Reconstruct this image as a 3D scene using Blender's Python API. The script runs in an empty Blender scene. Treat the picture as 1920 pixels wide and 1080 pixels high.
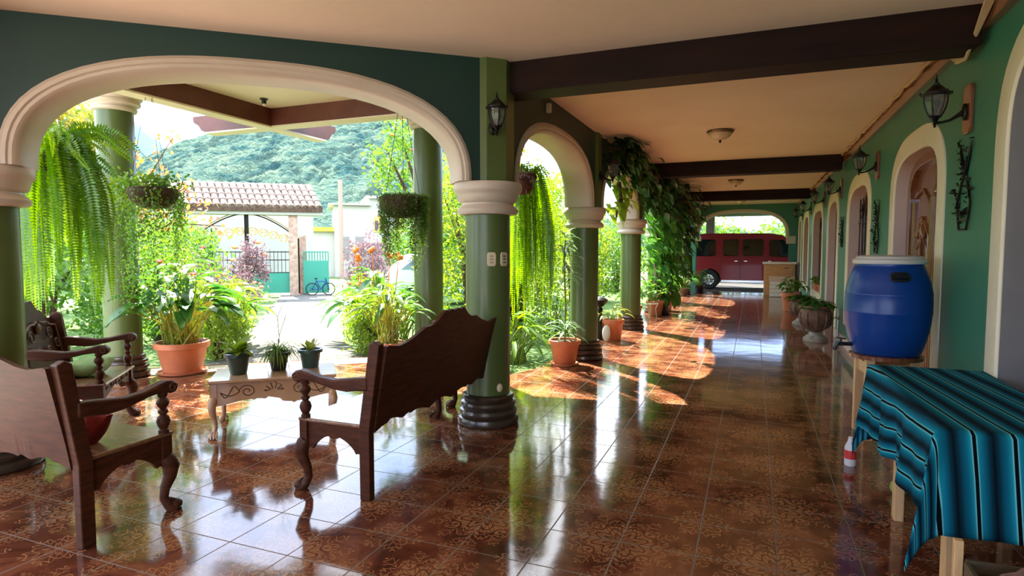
import bpy, math, random
import numpy as np
from mathutils import Vector, Matrix
PI = math.pi
SC = bpy.context.scene
COL = SC.collection

# ------------------------------------------------------------------ camera, sky, sun, exposure
F_PX = 1130.0
TILT = math.atan(72 / F_PX)
YAW = math.atan(453 * math.cos(TILT) / F_PX)
cam_d = bpy.data.cameras.new('camera')
cam_d.sensor_width = 36
cam_d.lens = F_PX / 1920 * 36
cam_d.clip_end = 3000
cam = bpy.data.objects.new('camera', cam_d)
COL.objects.link(cam)
cam.location = (0, 0, 1.5)
cam.rotation_euler = (PI / 2 - TILT, 0, YAW)
SC.camera = cam
SC.view_settings.view_transform = 'Standard'
SC.view_settings.look = 'None'
SC.view_settings.gamma = 1
SC.view_settings.exposure = 2.2
try:
    SC.cycles.max_bounces = 12
    SC.cycles.diffuse_bounces = 8
    SC.cycles.glossy_bounces = 5
    SC.cycles.transmission_bounces = 8
    SC.cycles.transparent_max_bounces = 12
    SC.cycles.sample_clamp_indirect = 6
    SC.cycles.use_denoising = True
    SC.cycles.caustics_reflective = False
    SC.cycles.caustics_refractive = False
except Exception:
    pass
W = bpy.data.worlds.new('sky'); SC.world = W
W.use_nodes = True
nt = W.node_tree; nt.nodes.clear()
o_ = nt.nodes.new('ShaderNodeOutputWorld'); b_ = nt.nodes.new('ShaderNodeBackground')
tc_ = nt.nodes.new('ShaderNodeTexCoord'); nz_ = nt.nodes.new('ShaderNodeTexNoise'); cr_ = nt.nodes.new('ShaderNodeValToRGB')
nz_.inputs['Scale'].default_value = 2.2; nz_.inputs['Detail'].default_value = 6
cr_.color_ramp.elements[0].position = .40; cr_.color_ramp.elements[0].color = (.42, .60, 1.0, 1)
cr_.color_ramp.elements[1].position = .58; cr_.color_ramp.elements[1].color = (.88, .93, 1.0, 1)
nt.links.new(tc_.outputs['Generated'], nz_.inputs['Vector'])
nt.links.new(nz_.outputs['Fac'], cr_.inputs['Fac'])
nt.links.new(cr_.outputs['Color'], b_.inputs['Color'])
b_.inputs['Strength'].default_value = 1.4
nt.links.new(b_.outputs['Background'], o_.inputs['Surface'])
sun_d = bpy.data.lights.new('sun', 'SUN'); sun_d.energy = 6.5; sun_d.angle = math.radians(.6); sun_d.color = (1, .93, .80)
sun = bpy.data.objects.new('sun', sun_d); COL.objects.link(sun)
SUN_EL = math.radians(48)
sv = Vector((-.77 * math.cos(SUN_EL), .63 * math.cos(SUN_EL), math.sin(SUN_EL)))
sun.rotation_euler = sv.to_track_quat('Z', 'Y').to_euler()
sun.location = (-20, 20, 30)
# ------------------------------------------------------------------ materials
def mat(name, color, rough=.6, metal=0, coat=0, spec=.5, noise=None, bump=None, transmission=0, ior=1.45, alpha=1):
    m = bpy.data.materials.new(name); m.use_nodes = True
    n = m.node_tree; p = n.nodes['Principled BSDF']
    p.inputs['Base Color'].default_value = (*color, 1)
    p.inputs['Roughness'].default_value = rough
    p.inputs['Metallic'].default_value = metal
    p.inputs['Coat Weight'].default_value = coat
    p.inputs['Coat Roughness'].default_value = .08
    p.inputs['Specular IOR Level'].default_value = spec
    p.inputs['Transmission Weight'].default_value = transmission
    p.inputs['IOR'].default_value = ior
    if noise or bump:
        tc = n.nodes.new('ShaderNodeTexCoord'); mp = n.nodes.new('ShaderNodeMapping')
        n.links.new(tc.outputs['Object'], mp.inputs['Vector'])
    if noise:       # (scale, color2, lo, hi, stretch)
        sc, c2, lo, hi, st = noise
        mp.inputs['Scale'].default_value = st
        tx = n.nodes.new('ShaderNodeTexNoise'); tx.inputs['Scale'].default_value = sc; tx.inputs['Detail'].default_value = 6
        tx.inputs['Roughness'].default_value = .6
        r = n.nodes.new('ShaderNodeValToRGB')
        r.color_ramp.elements[0].position = lo; r.color_ramp.elements[0].color = (*color, 1)
        r.color_ramp.elements[1].position = hi; r.color_ramp.elements[1].color = (*c2, 1)
        n.links.new(mp.outputs['Vector'], tx.inputs['Vector']); n.links.new(tx.outputs['Fac'], r.inputs['Fac'])
        n.links.new(r.outputs['Color'], p.inputs['Base Color'])
    if bump:        # (scale, strength, distance)
        tb = n.nodes.new('ShaderNodeTexNoise'); tb.inputs['Scale'].default_value = bump[0]; tb.inputs['Detail'].default_value = 8
        bp = n.nodes.new('ShaderNodeBump'); bp.inputs['Strength'].default_value = bump[1]; bp.inputs['Distance'].default_value = bump[2]
        n.links.new(tc.outputs['Object'], tb.inputs['Vector'])
        n.links.new(tb.outputs['Fac'], bp.inputs['Height']); n.links.new(bp.outputs['Normal'], p.inputs['Normal'])
    return m

def leafmat(name, c1, c2, trans=.5, sc=2.5, gloss=.12, rough=.35):
    m = bpy.data.materials.new(name); m.use_nodes = True
    n = m.node_tree; n.nodes.clear(); N = n.nodes.new; L = n.links.new
    out = N('ShaderNodeOutputMaterial'); tc = N('ShaderNodeTexCoord'); tx = N('ShaderNodeTexNoise')
    tx.inputs['Scale'].default_value = sc; tx.inputs['Detail'].default_value = 5; tx.inputs['Roughness'].default_value = .7
    r = N('ShaderNodeValToRGB')
    r.color_ramp.elements[0].position = .36; r.color_ramp.elements[0].color = (*c1, 1)
    r.color_ramp.elements[1].position = .64; r.color_ramp.elements[1].color = (*c2, 1)
    L(tc.outputs['Object'], tx.inputs['Vector']); L(tx.outputs['Fac'], r.inputs['Fac'])
    d = N('ShaderNodeBsdfDiffuse'); t = N('ShaderNodeBsdfTranslucent'); g = N('ShaderNodeBsdfGlossy')
    g.inputs['Roughness'].default_value = rough
    hs = N('ShaderNodeHueSaturation'); hs.inputs['Hue'].default_value = .485; hs.inputs['Saturation'].default_value = 1.1; hs.inputs['Value'].default_value = 1.35
    br = N('ShaderNodeMixRGB'); br.blend_type = 'MULTIPLY'; br.inputs[0].default_value = 1; br.inputs[2].default_value = (.72, .72, .72, 1); L(r.outputs['Color'], br.inputs[1]); L(br.outputs[0], hs.inputs['Color'])
    L(br.outputs[0], d.inputs['Color']); L(hs.outputs['Color'], t.inputs['Color'])
    m1 = N('ShaderNodeMixShader'); m1.inputs[0].default_value = trans
    L(d.outputs[0], m1.inputs[1]); L(t.outputs[0], m1.inputs[2])
    m2 = N('ShaderNodeMixShader'); m2.inputs[0].default_value = gloss
    L(m1.outputs[0], m2.inputs[1]); L(g.outputs[0], m2.inputs[2]); L(m2.outputs[0], out.inputs['Surface'])
    return m

S1 = (1, 1, 1)
M = {}
M['ceiling'] = mat('ceiling_plaster', (.93, .80, .66), .7, spec=.3, noise=(.8, (.85, .70, .56), .35, .75, S1), bump=(9, .35, .01))
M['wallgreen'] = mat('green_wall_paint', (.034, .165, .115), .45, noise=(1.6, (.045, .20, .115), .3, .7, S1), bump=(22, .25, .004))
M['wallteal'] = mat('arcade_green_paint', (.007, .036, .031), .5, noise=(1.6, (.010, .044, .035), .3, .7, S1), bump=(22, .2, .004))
M['colgreen'] = mat('column_green_paint', (.085, .125, .035), .36, coat=.12, noise=(2.5, (.10, .145, .04), .3, .7, S1), bump=(16, .15, .003))
M['cream'] = mat('cream_trim_paint', (.62, .54, .45), .42, noise=(3, (.54, .45, .36), .3, .8, S1), bump=(25, .12, .002))
M['band'] = mat('door_band_cream', (.80, .75, .56), .45, noise=(3, (.74, .66, .48), .3, .8, S1), bump=(25, .12, .002))
M['reveal'] = mat('dusty_pink_reveal', (.60, .47, .40), .6, bump=(25, .1, .002))
M['basedark'] = mat('dark_column_base', (.028, .022, .016), .28, coat=.4, noise=(9, (.075, .045, .03), .3, .75, S1), bump=(14, .2, .004))
M['beam'] = mat('dark_wood_beam', (.010, .004, .003), .55, spec=.15, noise=(5, (.030, .011, .008), .3, .8, (.25, 2, 2)))
M['beamx'] = mat('red_brown_beam', (.10, .028, .02), .4, noise=(5, (.16, .05, .035), .3, .8, (1, 1, 1)))
M['creamgreen'] = mat('cream_eave_paint', (.78, .69, .54), .5)
M['wood'] = mat('carved_brown_wood', (.036, .010, .005), .48, spec=.25, noise=(7, (.10, .032, .014), .3, .75, (1, 1, 6)), bump=(30, .15, .002))
M['woodseat'] = mat('polished_seat_wood', (.13, .065, .038), .25, coat=.35, noise=(6, (.28, .14, .07), .3, .75, (1, 5, 1)))
M['woodlight'] = mat('light_carved_wood', (.46, .27, .14), .25, coat=.6, noise=(6, (.62, .42, .26), .3, .75, (1, 4, 1)))
M['woodcut'] = mat('carving_groove', (.11, .045, .02), .5)
M['doorwood'] = mat('red_brown_door_wood', (.13, .040, .017), .26, coat=.6, noise=(6, (.30, .11, .045), .3, .75, (4, 4, .5)))
M['pine'] = mat('raw_pine', (.72, .46, .22), .5, noise=(6, (.55, .32, .14), .35, .7, (6, 6, .6)))
M['pinedark'] = mat('dark_plank', (.13, .085, .04), .6, noise=(6, (.06, .04, .02), .35, .7, (1, 1, 6)))
M['terracotta'] = mat('terracotta_plastic', (.66, .22, .10), .42, noise=(6, (.50, .15, .065), .3, .8, S1))
M['clay'] = mat('carved_brown_clay', (.20, .11, .07), .6, noise=(12, (.10, .05, .035), .35, .7, S1), bump=(40, .9, .01))
M['stonebase'] = mat('grey_urn_stone', (.42, .38, .32), .7, noise=(14, (.2, .17, .13), .35, .7, S1), bump=(40, .5, .006))
M['potdark'] = mat('dark_green_pot', (.018, .045, .040), .3, coat=.4)
M['potblack'] = mat('black_pot', (.012, .012, .011), .3, coat=.4)
M['potteal'] = mat('slate_green_pot', (.035, .085, .075), .35, coat=.3)
M['soil'] = mat('soil', (.045, .028, .016), .9, bump=(30, .8, .01))
M['coir'] = mat('coir_basket', (.035, .022, .014), .9, noise=(25, (.10, .055, .03), .3, .7, S1), bump=(45, 1, .02))
M['redcoir'] = mat('dark_red_coir', (.07, .022, .015), .9, noise=(25, (.14, .05, .03), .3, .7, S1), bump=(45, 1, .02))
M['iron'] = mat('black_iron', (.010, .010, .010), .38, metal=.6, noise=(18, (.03, .022, .016), .4, .7, S1))
M['glass'] = mat('lamp_glass', (.75, .78, .70), .12, transmission=.85, noise=(4, (.5, .52, .45), .3, .7, S1))
M['wax'] = mat('white_bulb', (.85, .82, .72), .4)
M['brass'] = mat('dull_brass', (.22, .14, .07), .35, metal=.7)
M['frost'] = mat('frosted_glass_shade', (.62, .48, .30), .3)
M['blue'] = mat('blue_barrel_plastic', (.004, .045, .24), .30, spec=.5, bump=(6, .08, .003))
M['lid'] = mat('grey_white_lid', (.62, .60, .55), .4)
M['darkpl'] = mat('black_plastic', (.010, .012, .016), .35)
M['outlet'] = mat('ivory_outlet', (.72, .62, .42), .4)
M['red_paint'] = mat('van_red_paint', (.24, .010, .014), .35, coat=.15, spec=.3)
M['blackglass'] = mat('tinted_glass', (.006, .006, .007), .05, spec=.8)
M['tyre'] = mat('tyre_rubber', (.012, .012, .012), .7)
M['chrome'] = mat('alloy_wheel', (.75, .76, .78), .25, metal=.8)
M['white'] = mat('white_wall_paint', (.44, .425, .39), .6, noise=(1.2, (.37, .355, .32), .3, .8, S1))
M['rooftile'] = mat('roof_tile_clay', (.11, .06, .045), .7, noise=(7, (.27, .20, .165), .35, .65, S1), bump=(30, .4, .01))
M['tealgate'] = mat('teal_gate_paint', (.05, .30, .22), .4)
M['stonepost'] = mat('brick_post', (.36, .22, .16), .8, noise=(8, (.52, .38, .30), .35, .65, S1), bump=(20, .5, .01))
M['gold'] = mat('gold_gate_paint', (.55, .36, .08), .4, metal=.3)
M['pole'] = mat('weathered_pole', (.36, .25, .2), .8)
M['carwhite'] = mat('pale_car_paint', (.70, .74, .80), .25, coat=.6)
M['carglass'] = mat('car_glass', (.22, .28, .36), .05, spec=.8)
M['grey'] = mat('grey_plaster', (.24, .23, .225), .7, noise=(1.5, (.19, .18, .175), .3, .7, S1))
M['cord'] = mat('beige_cable', (.55, .40, .22), .6)
M['boxwood'] = mat('orange_box_wood', (.62, .33, .12), .4, noise=(5, (.45, .22, .07), .35, .7, (1, 1, 6)))
M['boxpink'] = mat('pinkish_crate', (.60, .42, .32), .5)
M['boxwhite'] = mat('pale_worktop', (.72, .70, .62), .4)
M['redcloth'] = mat('dark_red_cloth', (.30, .018, .016), .8, noise=(18, (.15, .01, .01), .35, .65, S1), bump=(12, .6, .02))
M['yellowcloth'] = mat('mustard_cloth', (.50, .33, .05), .8, bump=(12, .5, .02))
M['greencloth'] = mat('sage_green_cushion_cloth', (.28, .40, .16), .75, noise=(8, (.18, .30, .09), .35, .65, S1), bump=(60, .3, .003))
M['stem'] = mat('green_stem', (.20, .28, .05), .5)
M['bark'] = mat('brown_bark', (.12, .07, .04), .9, noise=(10, (.05, .03, .02), .35, .7, (1, 1, .3)), bump=(20, .8, .02))
M['petal_red'] = mat('red_petal', (.75, .06, .04), .5)
M['petal_orange'] = mat('orange_petal', (.90, .25, .04), .5)
M['petal_white'] = mat('white_petal', (.85, .83, .75), .5)
M['window_dark'] = mat('dark_interior', (.015, .013, .012), .4)
M['bagplastic'] = mat('grey_plastic_bag', (.20, .20, .23), .35, bump=(9, .9, .03))
M['bagprint'] = mat('printed_brown_sack', (.40, .20, .15), .4, noise=(9, (.16, .10, .09), .4, .6, S1), bump=(9, .8, .03))
M['bottle'] = mat('pale_bottle_plastic', (.70, .70, .68), .25)
M['bottlered'] = mat('red_label', (.65, .05, .04), .4)
M['lime'] = mat('lime_fruit', (.30, .42, .06), .45)
M['steel'] = mat('galvanised_pipe', (.30, .31, .32), .4, metal=.7)
M['tar'] = mat('driveway', (.05, .042, .036), .8, noise=(6, (.03, .026, .022), .3, .7, S1))

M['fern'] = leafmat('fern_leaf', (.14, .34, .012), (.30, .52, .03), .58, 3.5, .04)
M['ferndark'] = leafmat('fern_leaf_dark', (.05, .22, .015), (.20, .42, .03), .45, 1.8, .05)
M['leaf'] = leafmat('garden_leaf', (.07, .24, .03), (.24, .44, .06), .5, 2.0, .06)
M['leafyel'] = leafmat('yellow_green_leaf', (.17, .34, .03), (.38, .50, .07), .5, 1.6, .05)
M['leafbig'] = leafmat('broad_glossy_leaf', (.03, .17, .03), (.14, .36, .05), .45, 2.6, .08, .35)
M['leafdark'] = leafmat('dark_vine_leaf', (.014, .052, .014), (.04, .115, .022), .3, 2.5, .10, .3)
M['leafmix'] = leafmat('orange_mixed_leaf', (.55, .20, .07), (.62, .40, .12), .5, 4.0, .05)
M['leafpurple'] = leafmat('purple_leaf', (.14, .06, .09), (.32, .20, .20), .35, 3.0, .08)
M['leafcroton'] = leafmat('croton_leaf', (.15, .36, .05), (.60, .45, .07), .5, 2.2, .06)
M['leafpale'] = leafmat('pale_silver_leaf', (.16, .40, .15), (.46, .60, .38), .45, 3.0, .15)
M['moss'] = leafmat('moss_green', (.05, .14, .015), (.16, .30, .035), .45, 5.0, .04)
M['reed'] = leafmat('yellow_reed_leaf', (.42, .50, .05), (.62, .55, .10), .5, 3.0, .08)

# tiled floor
def floor_material():
    m = bpy.data.materials.new('patterned_floor_tile'); m.use_nodes = True
    n = m.node_tree; p = n.nodes['Principled BSDF']; N = n.nodes.new; L = n.links.new
    tc = N('ShaderNodeTexCoord'); sp = N('ShaderNodeSeparateXYZ'); L(tc.outputs['Object'], sp.inputs[0])
    def mth(op, a, b=None, c=None, clamp=False):
        k = N('ShaderNodeMath'); k.operation = op; k.use_clamp = clamp
        for i, v in enumerate((a, b, c)):
            if v is None: continue
            if isinstance(v, (int, float)): k.inputs[i].default_value = v
            else: L(v, k.inputs[i])
        return k.outputs[0]
    x, y = sp.outputs[0], sp.outputs[1]
    P = .744
    def cell(v, off, per):
        return mth('SUBTRACT', mth('FLOORED_MODULO', mth('ADD', v, -off + per / 2), per), per / 2)
    def smooth(v, e0, e1):
        k = N('ShaderNodeMapRange'); k.interpolation_type = 'SMOOTHSTEP'
        L(v, k.inputs['Value']); k.inputs['From Min'].default_value = e0; k.inputs['From Max'].default_value = e1
        return k.outputs[0]
    def rosette(ox, oy, R, petals, lines, seed):
        u, v = cell(x, ox, P), cell(y, oy, P)
        r = mth('SQRT', mth('ADD', mth('MULTIPLY', u, u), mth('MULTIPLY', v, v)))
        th = mth('ARCTAN2', v, u)
        ct = mth('COSINE', mth('MULTIPLY', th, petals))
        ct2 = mth('COSINE', mth('MULTIPLY', th, petals * 2))
        edge = mth('ADD', R, mth('MULTIPLY', ct, R * .13))
        fill = mth('SUBTRACT', 1, smooth(mth('SUBTRACT', r, edge), -.004, .004))
        ph = mth('ADD', mth('MULTIPLY', r, lines), mth('MULTIPLY', ct, 1.3))
        w1 = mth('ABSOLUTE', mth('SINE', ph))
        ph2 = mth('ADD', mth('MULTIPLY', r, lines * .5), mth('MULTIPLY', ct2, 1.6))
        w2 = mth('ABSOLUTE', mth('SINE', ph2))
        ln = mth('MINIMUM', w1, w2)
        return r, fill, ln, edge
    r, fill, ln, edge = rosette(.14, 3.0, .190, 8, 52, 0)
    tan = mth('MULTIPLY', fill, smooth(ln, .24, .40))
    # outer tan curls around the medallion
    r1, f1, l1, e1 = rosette(.14, 3.0, .285, 12, 70, 1)
    ring = mth('MULTIPLY', mth('MULTIPLY', f1, mth('SUBTRACT', 1, fill)), mth('SUBTRACT', 1, smooth(l1, .14, .28)))
    r2, f2, l2, e2 = rosette(.14 + P / 2, 3.0 + P / 2, .150, 6, 64, 2)
    small = mth('MULTIPLY', f2, mth('SUBTRACT', 1, smooth(l2, .16, .32)))
    r3, f3, l3, e3 = rosette(.14 + P / 2, 3.0, .100, 6, 80, 3)
    r4, f4, l4, e4 = rosette(.14, 3.0 + P / 2, .100, 6, 80, 3)
    sm3 = mth('MULTIPLY', f3, mth('SUBTRACT', 1, smooth(l3, .14, .34)))
    sm4 = mth('MULTIPLY', f4, mth('SUBTRACT', 1, smooth(l4, .14, .34)))
    pat = mth('MAXIMUM', tan, mth('MAXIMUM', ring, mth('MAXIMUM', small, mth('MAXIMUM', sm3, sm4))))
    # break the lines up a little, as a worn print
    nb = N('ShaderNodeTexNoise'); nb.inputs['Scale'].default_value = 26; nb.inputs['Detail'].default_value = 4
    L(tc.outputs['Object'], nb.inputs['Vector'])
    pat = mth('MULTIPLY', pat, smooth(nb.outputs['Fac'], .28, .44))
    nz = N('ShaderNodeTexNoise'); nz.inputs['Scale'].default_value = 3.4; nz.inputs['Detail'].default_value = 7; nz.inputs['Roughness'].default_value = .62
    nz.inputs['Distortion'].default_value = .8
    L(tc.outputs['Object'], nz.inputs['Vector'])
    cr = N('ShaderNodeValToRGB')
    cr.color_ramp.elements[0].position = .30; cr.color_ramp.elements[0].color = (.055, .016, .009, 1)
    cr.color_ramp.elements[1].position = .72; cr.color_ramp.elements[1].color = (.30, .115, .055, 1)
    e = cr.color_ramp.elements.new(.5); e.color = (.135, .040, .021, 1)
    L(nz.outputs['Fac'], cr.inputs['Fac'])
    mx = N('ShaderNodeMixRGB'); L(cr.outputs['Color'], mx.inputs[1]); mx.inputs[2].default_value = (.50, .25, .11, 1)
    L(mth('MULTIPLY', pat, .62), mx.inputs[0])
    gx = mth('ABSOLUTE', cell(x, .14, .372)); gy = mth('ABSOLUTE', cell(y, 3.0, .372))
    gl = mth('MAXIMUM', mth('SUBTRACT', 1, smooth(gx, .0022, .0040)), mth('SUBTRACT', 1, smooth(gy, .0022, .0040)))
    mg = N('ShaderNodeMixRGB'); L(mx.outputs[0], mg.inputs[1]); mg.inputs[2].default_value = (.15, .125, .10, 1); L(gl, mg.inputs[0])
    L(mg.outputs[0], p.inputs['Base Color'])
    rr = mth('ADD', .085, mth('MULTIPLY', gl, .5)); L(rr, p.inputs['Roughness'])
    p.inputs['Specular IOR Level'].default_value = .75
    nw = N('ShaderNodeTexNoise'); nw.inputs['Scale'].default_value = 2.3; nw.inputs['Detail'].default_value = 3
    L(tc.outputs['Object'], nw.inputs['Vector'])
    hgt = mth('SUBTRACT', mth('MULTIPLY', nw.outputs['Fac'], .006), mth('MULTIPLY', gl, .0015))
    bp = N('ShaderNodeBump'); bp.inputs['Strength'].default_value = .35; bp.inputs['Distance'].default_value = 1.0
    L(hgt, bp.inputs['Height']); L(bp.outputs['Normal'], p.inputs['Normal'])
    return m
M['floor'] = floor_material()

def cobble_material():
    m = bpy.data.materials.new('pale_stone_path'); m.use_nodes = True
    n = m.node_tree; p = n.nodes['Principled BSDF']; N = n.nodes.new; L = n.links.new
    tc = N('ShaderNodeTexCoord'); v = N('ShaderNodeTexVoronoi'); v.feature = 'DISTANCE_TO_EDGE'; v.inputs['Scale'].default_value = 3.2
    L(tc.outputs['Object'], v.inputs['Vector'])
    r = N('ShaderNodeValToRGB'); r.color_ramp.elements[0].position = .02; r.color_ramp.elements[0].color = (.105, .10, .09, 1)
    r.color_ramp.elements[1].position = .10; r.color_ramp.elements[1].color = (.17, .163, .15, 1)
    L(v.outputs['Distance'], r.inputs['Fac']); L(r.outputs['Color'], p.inputs['Base Color'])
    p.inputs['Roughness'].default_value = 1; p.inputs['Specular IOR Level'].default_value = .05
    b = N('ShaderNodeBump'); b.inputs['Strength'].default_value = .5; b.inputs['Distance'].default_value = .02
    L(r.outputs['Color'], b.inputs['Height']); L(b.outputs['Normal'], p.inputs['Normal'])
    return m
M['path'] = cobble_material()
M['kerb'] = mat('pale_kerb_stone', (.50, .44, .34), .5, noise=(5, (.38, .32, .24), .3, .7, S1))
M['bounce_paving'] = mat('pale_bounce_paving', (.62, .52, .44), .85, noise=(2, (.52, .43, .36), .3, .7, S1))  # pale warm tone for the added paving that reflects sunlight
M['lawn'] = mat('lawn_grass', (.05, .12, .025), .9, noise=(3.5, (.14, .24, .05), .3, .7, S1), bump=(40, 1, .03))
M['hill'] = mat('hazy_hillside_forest', (.036, .085, .082), 1, spec=0, noise=(.09, (.13, .19, .135), .38, .62, (1, .25, 2.2)), bump=(.5, 1, 5))  # blue-green base colour stands in for distance haze over the trees
M['hillfar'] = mat('haze_blue_mountain', (.12, .26, .42), 1, spec=0)  # distance haze painted as a flat blue

def serape_material():
    m = bpy.data.materials.new('striped_turquoise_serape'); m.use_nodes = True
    n = m.node_tree; p = n.nodes['Principled BSDF']; N = n.nodes.new; L = n.links.new
    uv = N('ShaderNodeUVMap'); uv.uv_map = 'cloth'
    sp = N('ShaderNodeSeparateXYZ'); L(uv.outputs[0], sp.inputs[0])
    a = N('ShaderNodeMath'); a.operation = 'MULTIPLY'; a.inputs[1].default_value = 1 / .138; L(sp.outputs[0], a.inputs[0])
    f = N('ShaderNodeMath'); f.operation = 'FRACT'; L(a.outputs[0], f.inputs[0])
    r = N('ShaderNodeValToRGB'); el = r.color_ramp.elements
    el[0].position = 0; el[0].color = (.002, .004, .006, 1)
    el[1].position = 1; el[1].color = (.002, .004, .006, 1)
    for pos, c in [(.045, (.002, .004, .006)), (.055, (.20, .62, .66)), (.09, (.008, .24, .32)), (.22, (.004, .13, .21)), (.36, (.003, .035, .055)), (.47, (.003, .006, .012)),
                   (.58, (.003, .035, .055)), (.70, (.004, .10, .16)), (.80, (.003, .15, .22)), (.90, (.010, .27, .36)), (.945, (.20, .62, .66)), (.955, (.002, .004, .006))]:
        e = el.new(pos); e.color = (*c, 1)
    L(f.outputs[0], r.inputs['Fac']); L(r.outputs['Color'], p.inputs['Base Color'])
    p.inputs['Roughness'].default_value = .95; p.inputs['Specular IOR Level'].default_value = .1
    w = N('ShaderNodeTexWave'); w.bands_direction = 'Y'; w.inputs['Scale'].default_value = 90
    L(uv.outputs[0], w.inputs['Vector'])
    b = N('ShaderNodeBump'); b.inputs['Strength'].default_value = .25; b.inputs['Distance'].default_value = .002
    L(w.outputs['Fac'], b.inputs['Height']); L(b.outputs['Normal'], p.inputs['Normal'])
    return m
M['serape'] = serape_material()

# ------------------------------------------------------------------ helpers
def tag(o, label=None, cat=None, group=None, kind=None):
    if label: o['label'] = label
    if cat: o['category'] = cat
    if group: o['group'] = group
    if kind: o['kind'] = kind
    return o
def thing(name, label, cat, loc=(0, 0, 0), rotz=0, group=None):
    o = bpy.data.objects.new(name, None); COL.objects.link(o)
    o.location = loc; o.rotation_euler = (0, 0, rotz); o.empty_display_size = .1
    return tag(o, label, cat, group)
def copy_tree(o, parent=None):
    c = o.copy(); COL.objects.link(c); c.parent = parent
    for ch in list(o.children):
        if ch.name in COL.objects: copy_tree(ch, c)
    return c
def again(o, loc, rotz, label, scale=1):
    c = copy_tree(o); c.location = loc; c.rotation_euler = (0, 0, rotz); c.scale = (scale,) * 3; c['label'] = label
    return c

class MB:
    def __init__(s): s.v = []; s.f = []
    def add(s, vs, fs):
        b = len(s.v); s.v.extend([tuple(map(float, q)) for q in vs]); s.f.extend([tuple(b + i for i in q) for q in fs]); return s
    def box(s, c, d, rz=0):
        x, y, z = c; a, b, h = d[0] / 2, d[1] / 2, d[2] / 2; cs, sn = math.cos(rz), math.sin(rz)
        vs = [(x + i * a * cs - j * b * sn, y + i * a * sn + j * b * cs, z + k * h) for k in (-1, 1) for j in (-1, 1) for i in (-1, 1)]
        return s.add(vs, [(0, 2, 3, 1), (4, 5, 7, 6), (0, 1, 5, 4), (2, 6, 7, 3), (0, 4, 6, 2), (1, 3, 7, 5)])
    def box2(s, lo, hi):
        return s.box([(lo[i] + hi[i]) / 2 for i in range(3)], [hi[i] - lo[i] for i in range(3)])
    def lathe(s, prof, c=(0, 0, 0), n=24, caps=True, sx=1, sy=1):
        vs = []; fs = []
        for r, z in prof:
            for i in range(n):
                a = 2 * PI * i / n; vs.append((c[0] + r * sx * math.cos(a), c[1] + r * sy * math.sin(a), c[2] + z))
        for k in range(len(prof) - 1):
            for i in range(n):
                j = (i + 1) % n; fs.append((k * n + i, k * n + j, (k + 1) * n + j, (k + 1) * n + i))
        if caps:
            fs.append(tuple(reversed(range(n)))); m = (len(prof) - 1) * n; fs.append(tuple(m + i for i in range(n)))
        return s.add(vs, fs)
    def tube(s, pts, r, n=8, caps=True, flat=1):
        pts = [Vector(p) for p in pts]; rs = r if isinstance(r, (list, tuple)) else [r] * len(pts)
        vs = []; fs = []; up = None
        for i, p in enumerate(pts):
            d = (pts[min(i + 1, len(pts) - 1)] - pts[max(i - 1, 0)])
            if d.length < 1e-9: d = Vector((0, 0, 1))
            d.normalize()
            if up is None: up = Vector((0, 0, 1)) if abs(d.z) < .9 else Vector((1, 0, 0))
            a = d.cross(up)
            if a.length < 1e-6: a = d.orthogonal()
            a.normalize(); b = a.cross(d); up = b
            for k in range(n):
                t = 2 * PI * k / n; vs.append(p + a * (rs[i] * math.cos(t)) + b * (rs[i] * flat * math.sin(t)))
        for i in range(len(pts) - 1):
            for k in range(n):
                j = (k + 1) % n; fs.append((i * n + k, i * n + j, (i + 1) * n + j, (i + 1) * n + k))
        if caps:
            fs.append(tuple(reversed(range(n)))); m = (len(pts) - 1) * n; fs.append(tuple(m + k for k in range(n)))
        return s.add(vs, fs)
    def prism(s, poly, fn, t0, t1):
        """poly of (a,b); fn(a,b,t)->xyz"""
        n = len(poly); vs = [fn(a, b, t0) for a, b in poly] + [fn(a, b, t1) for a, b in poly]
        fs = [tuple(range(n)), tuple(reversed(range(n, 2 * n)))] + [(i, i + n, (i + 1) % n + n, (i + 1) % n) for i in range(n)]
        return s.add(vs, fs)
    def band(s, bot, top, fn, t0, t1):
        """board between two polylines (same count) of (a,b), thickness t0..t1"""
        n = len(bot); vs = []
        for t in (t0, t1):
            vs += [fn(a, b, t) for a, b in bot] + [fn(a, b, t) for a, b in top]
        fs = []
        for i in range(n - 1):
            fs += [(i, n + i, n + i + 1, i + 1), (2 * n + i, 2 * n + i + 1, 3 * n + i + 1, 3 * n + i),
                   (i, i + 1, 2 * n + i + 1, 2 * n + i), (n + i, 3 * n + i, 3 * n + i + 1, n + i + 1)]
        fs += [(0, 2 * n, 3 * n, n), (n - 1, 2 * n - 1, 4 * n - 1, 3 * n - 1)]
        return s.add(vs, fs)
    def sphere(s, c, r, n=12, m=8, sx=1, sy=1, sz=1):
        prof = [(max(.0005, r * math.sin(PI * k / m)), -r * sz * math.cos(PI * k / m)) for k in range(m + 1)]
        return s.lathe(prof, c, n, True, sx, sy)
    def build(s, name, m, parent=None, smooth=True, bevel=0, label=None, loc=None, solid=0, angle=.6, kind=None):
        me = bpy.data.meshes.new(name); me.from_pydata(s.v, [], s.f); me.update()
        me.materials.append(M[m] if isinstance(m, str) else m)
        if smooth:
            me.shade_smooth()
            try: me.set_sharp_from_angle(angle=angle)
            except Exception: pass
        o = bpy.data.objects.new(name, me); COL.objects.link(o)
        if parent: o.parent = parent
        if loc: o.location = loc
        if bevel:
            b = o.modifiers.new('bevel', 'BEVEL'); b.width = bevel; b.segments = 2; b.limit_method = 'ANGLE'
        if label: o['label'] = label
        if kind: o['kind'] = kind
        return o

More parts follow.
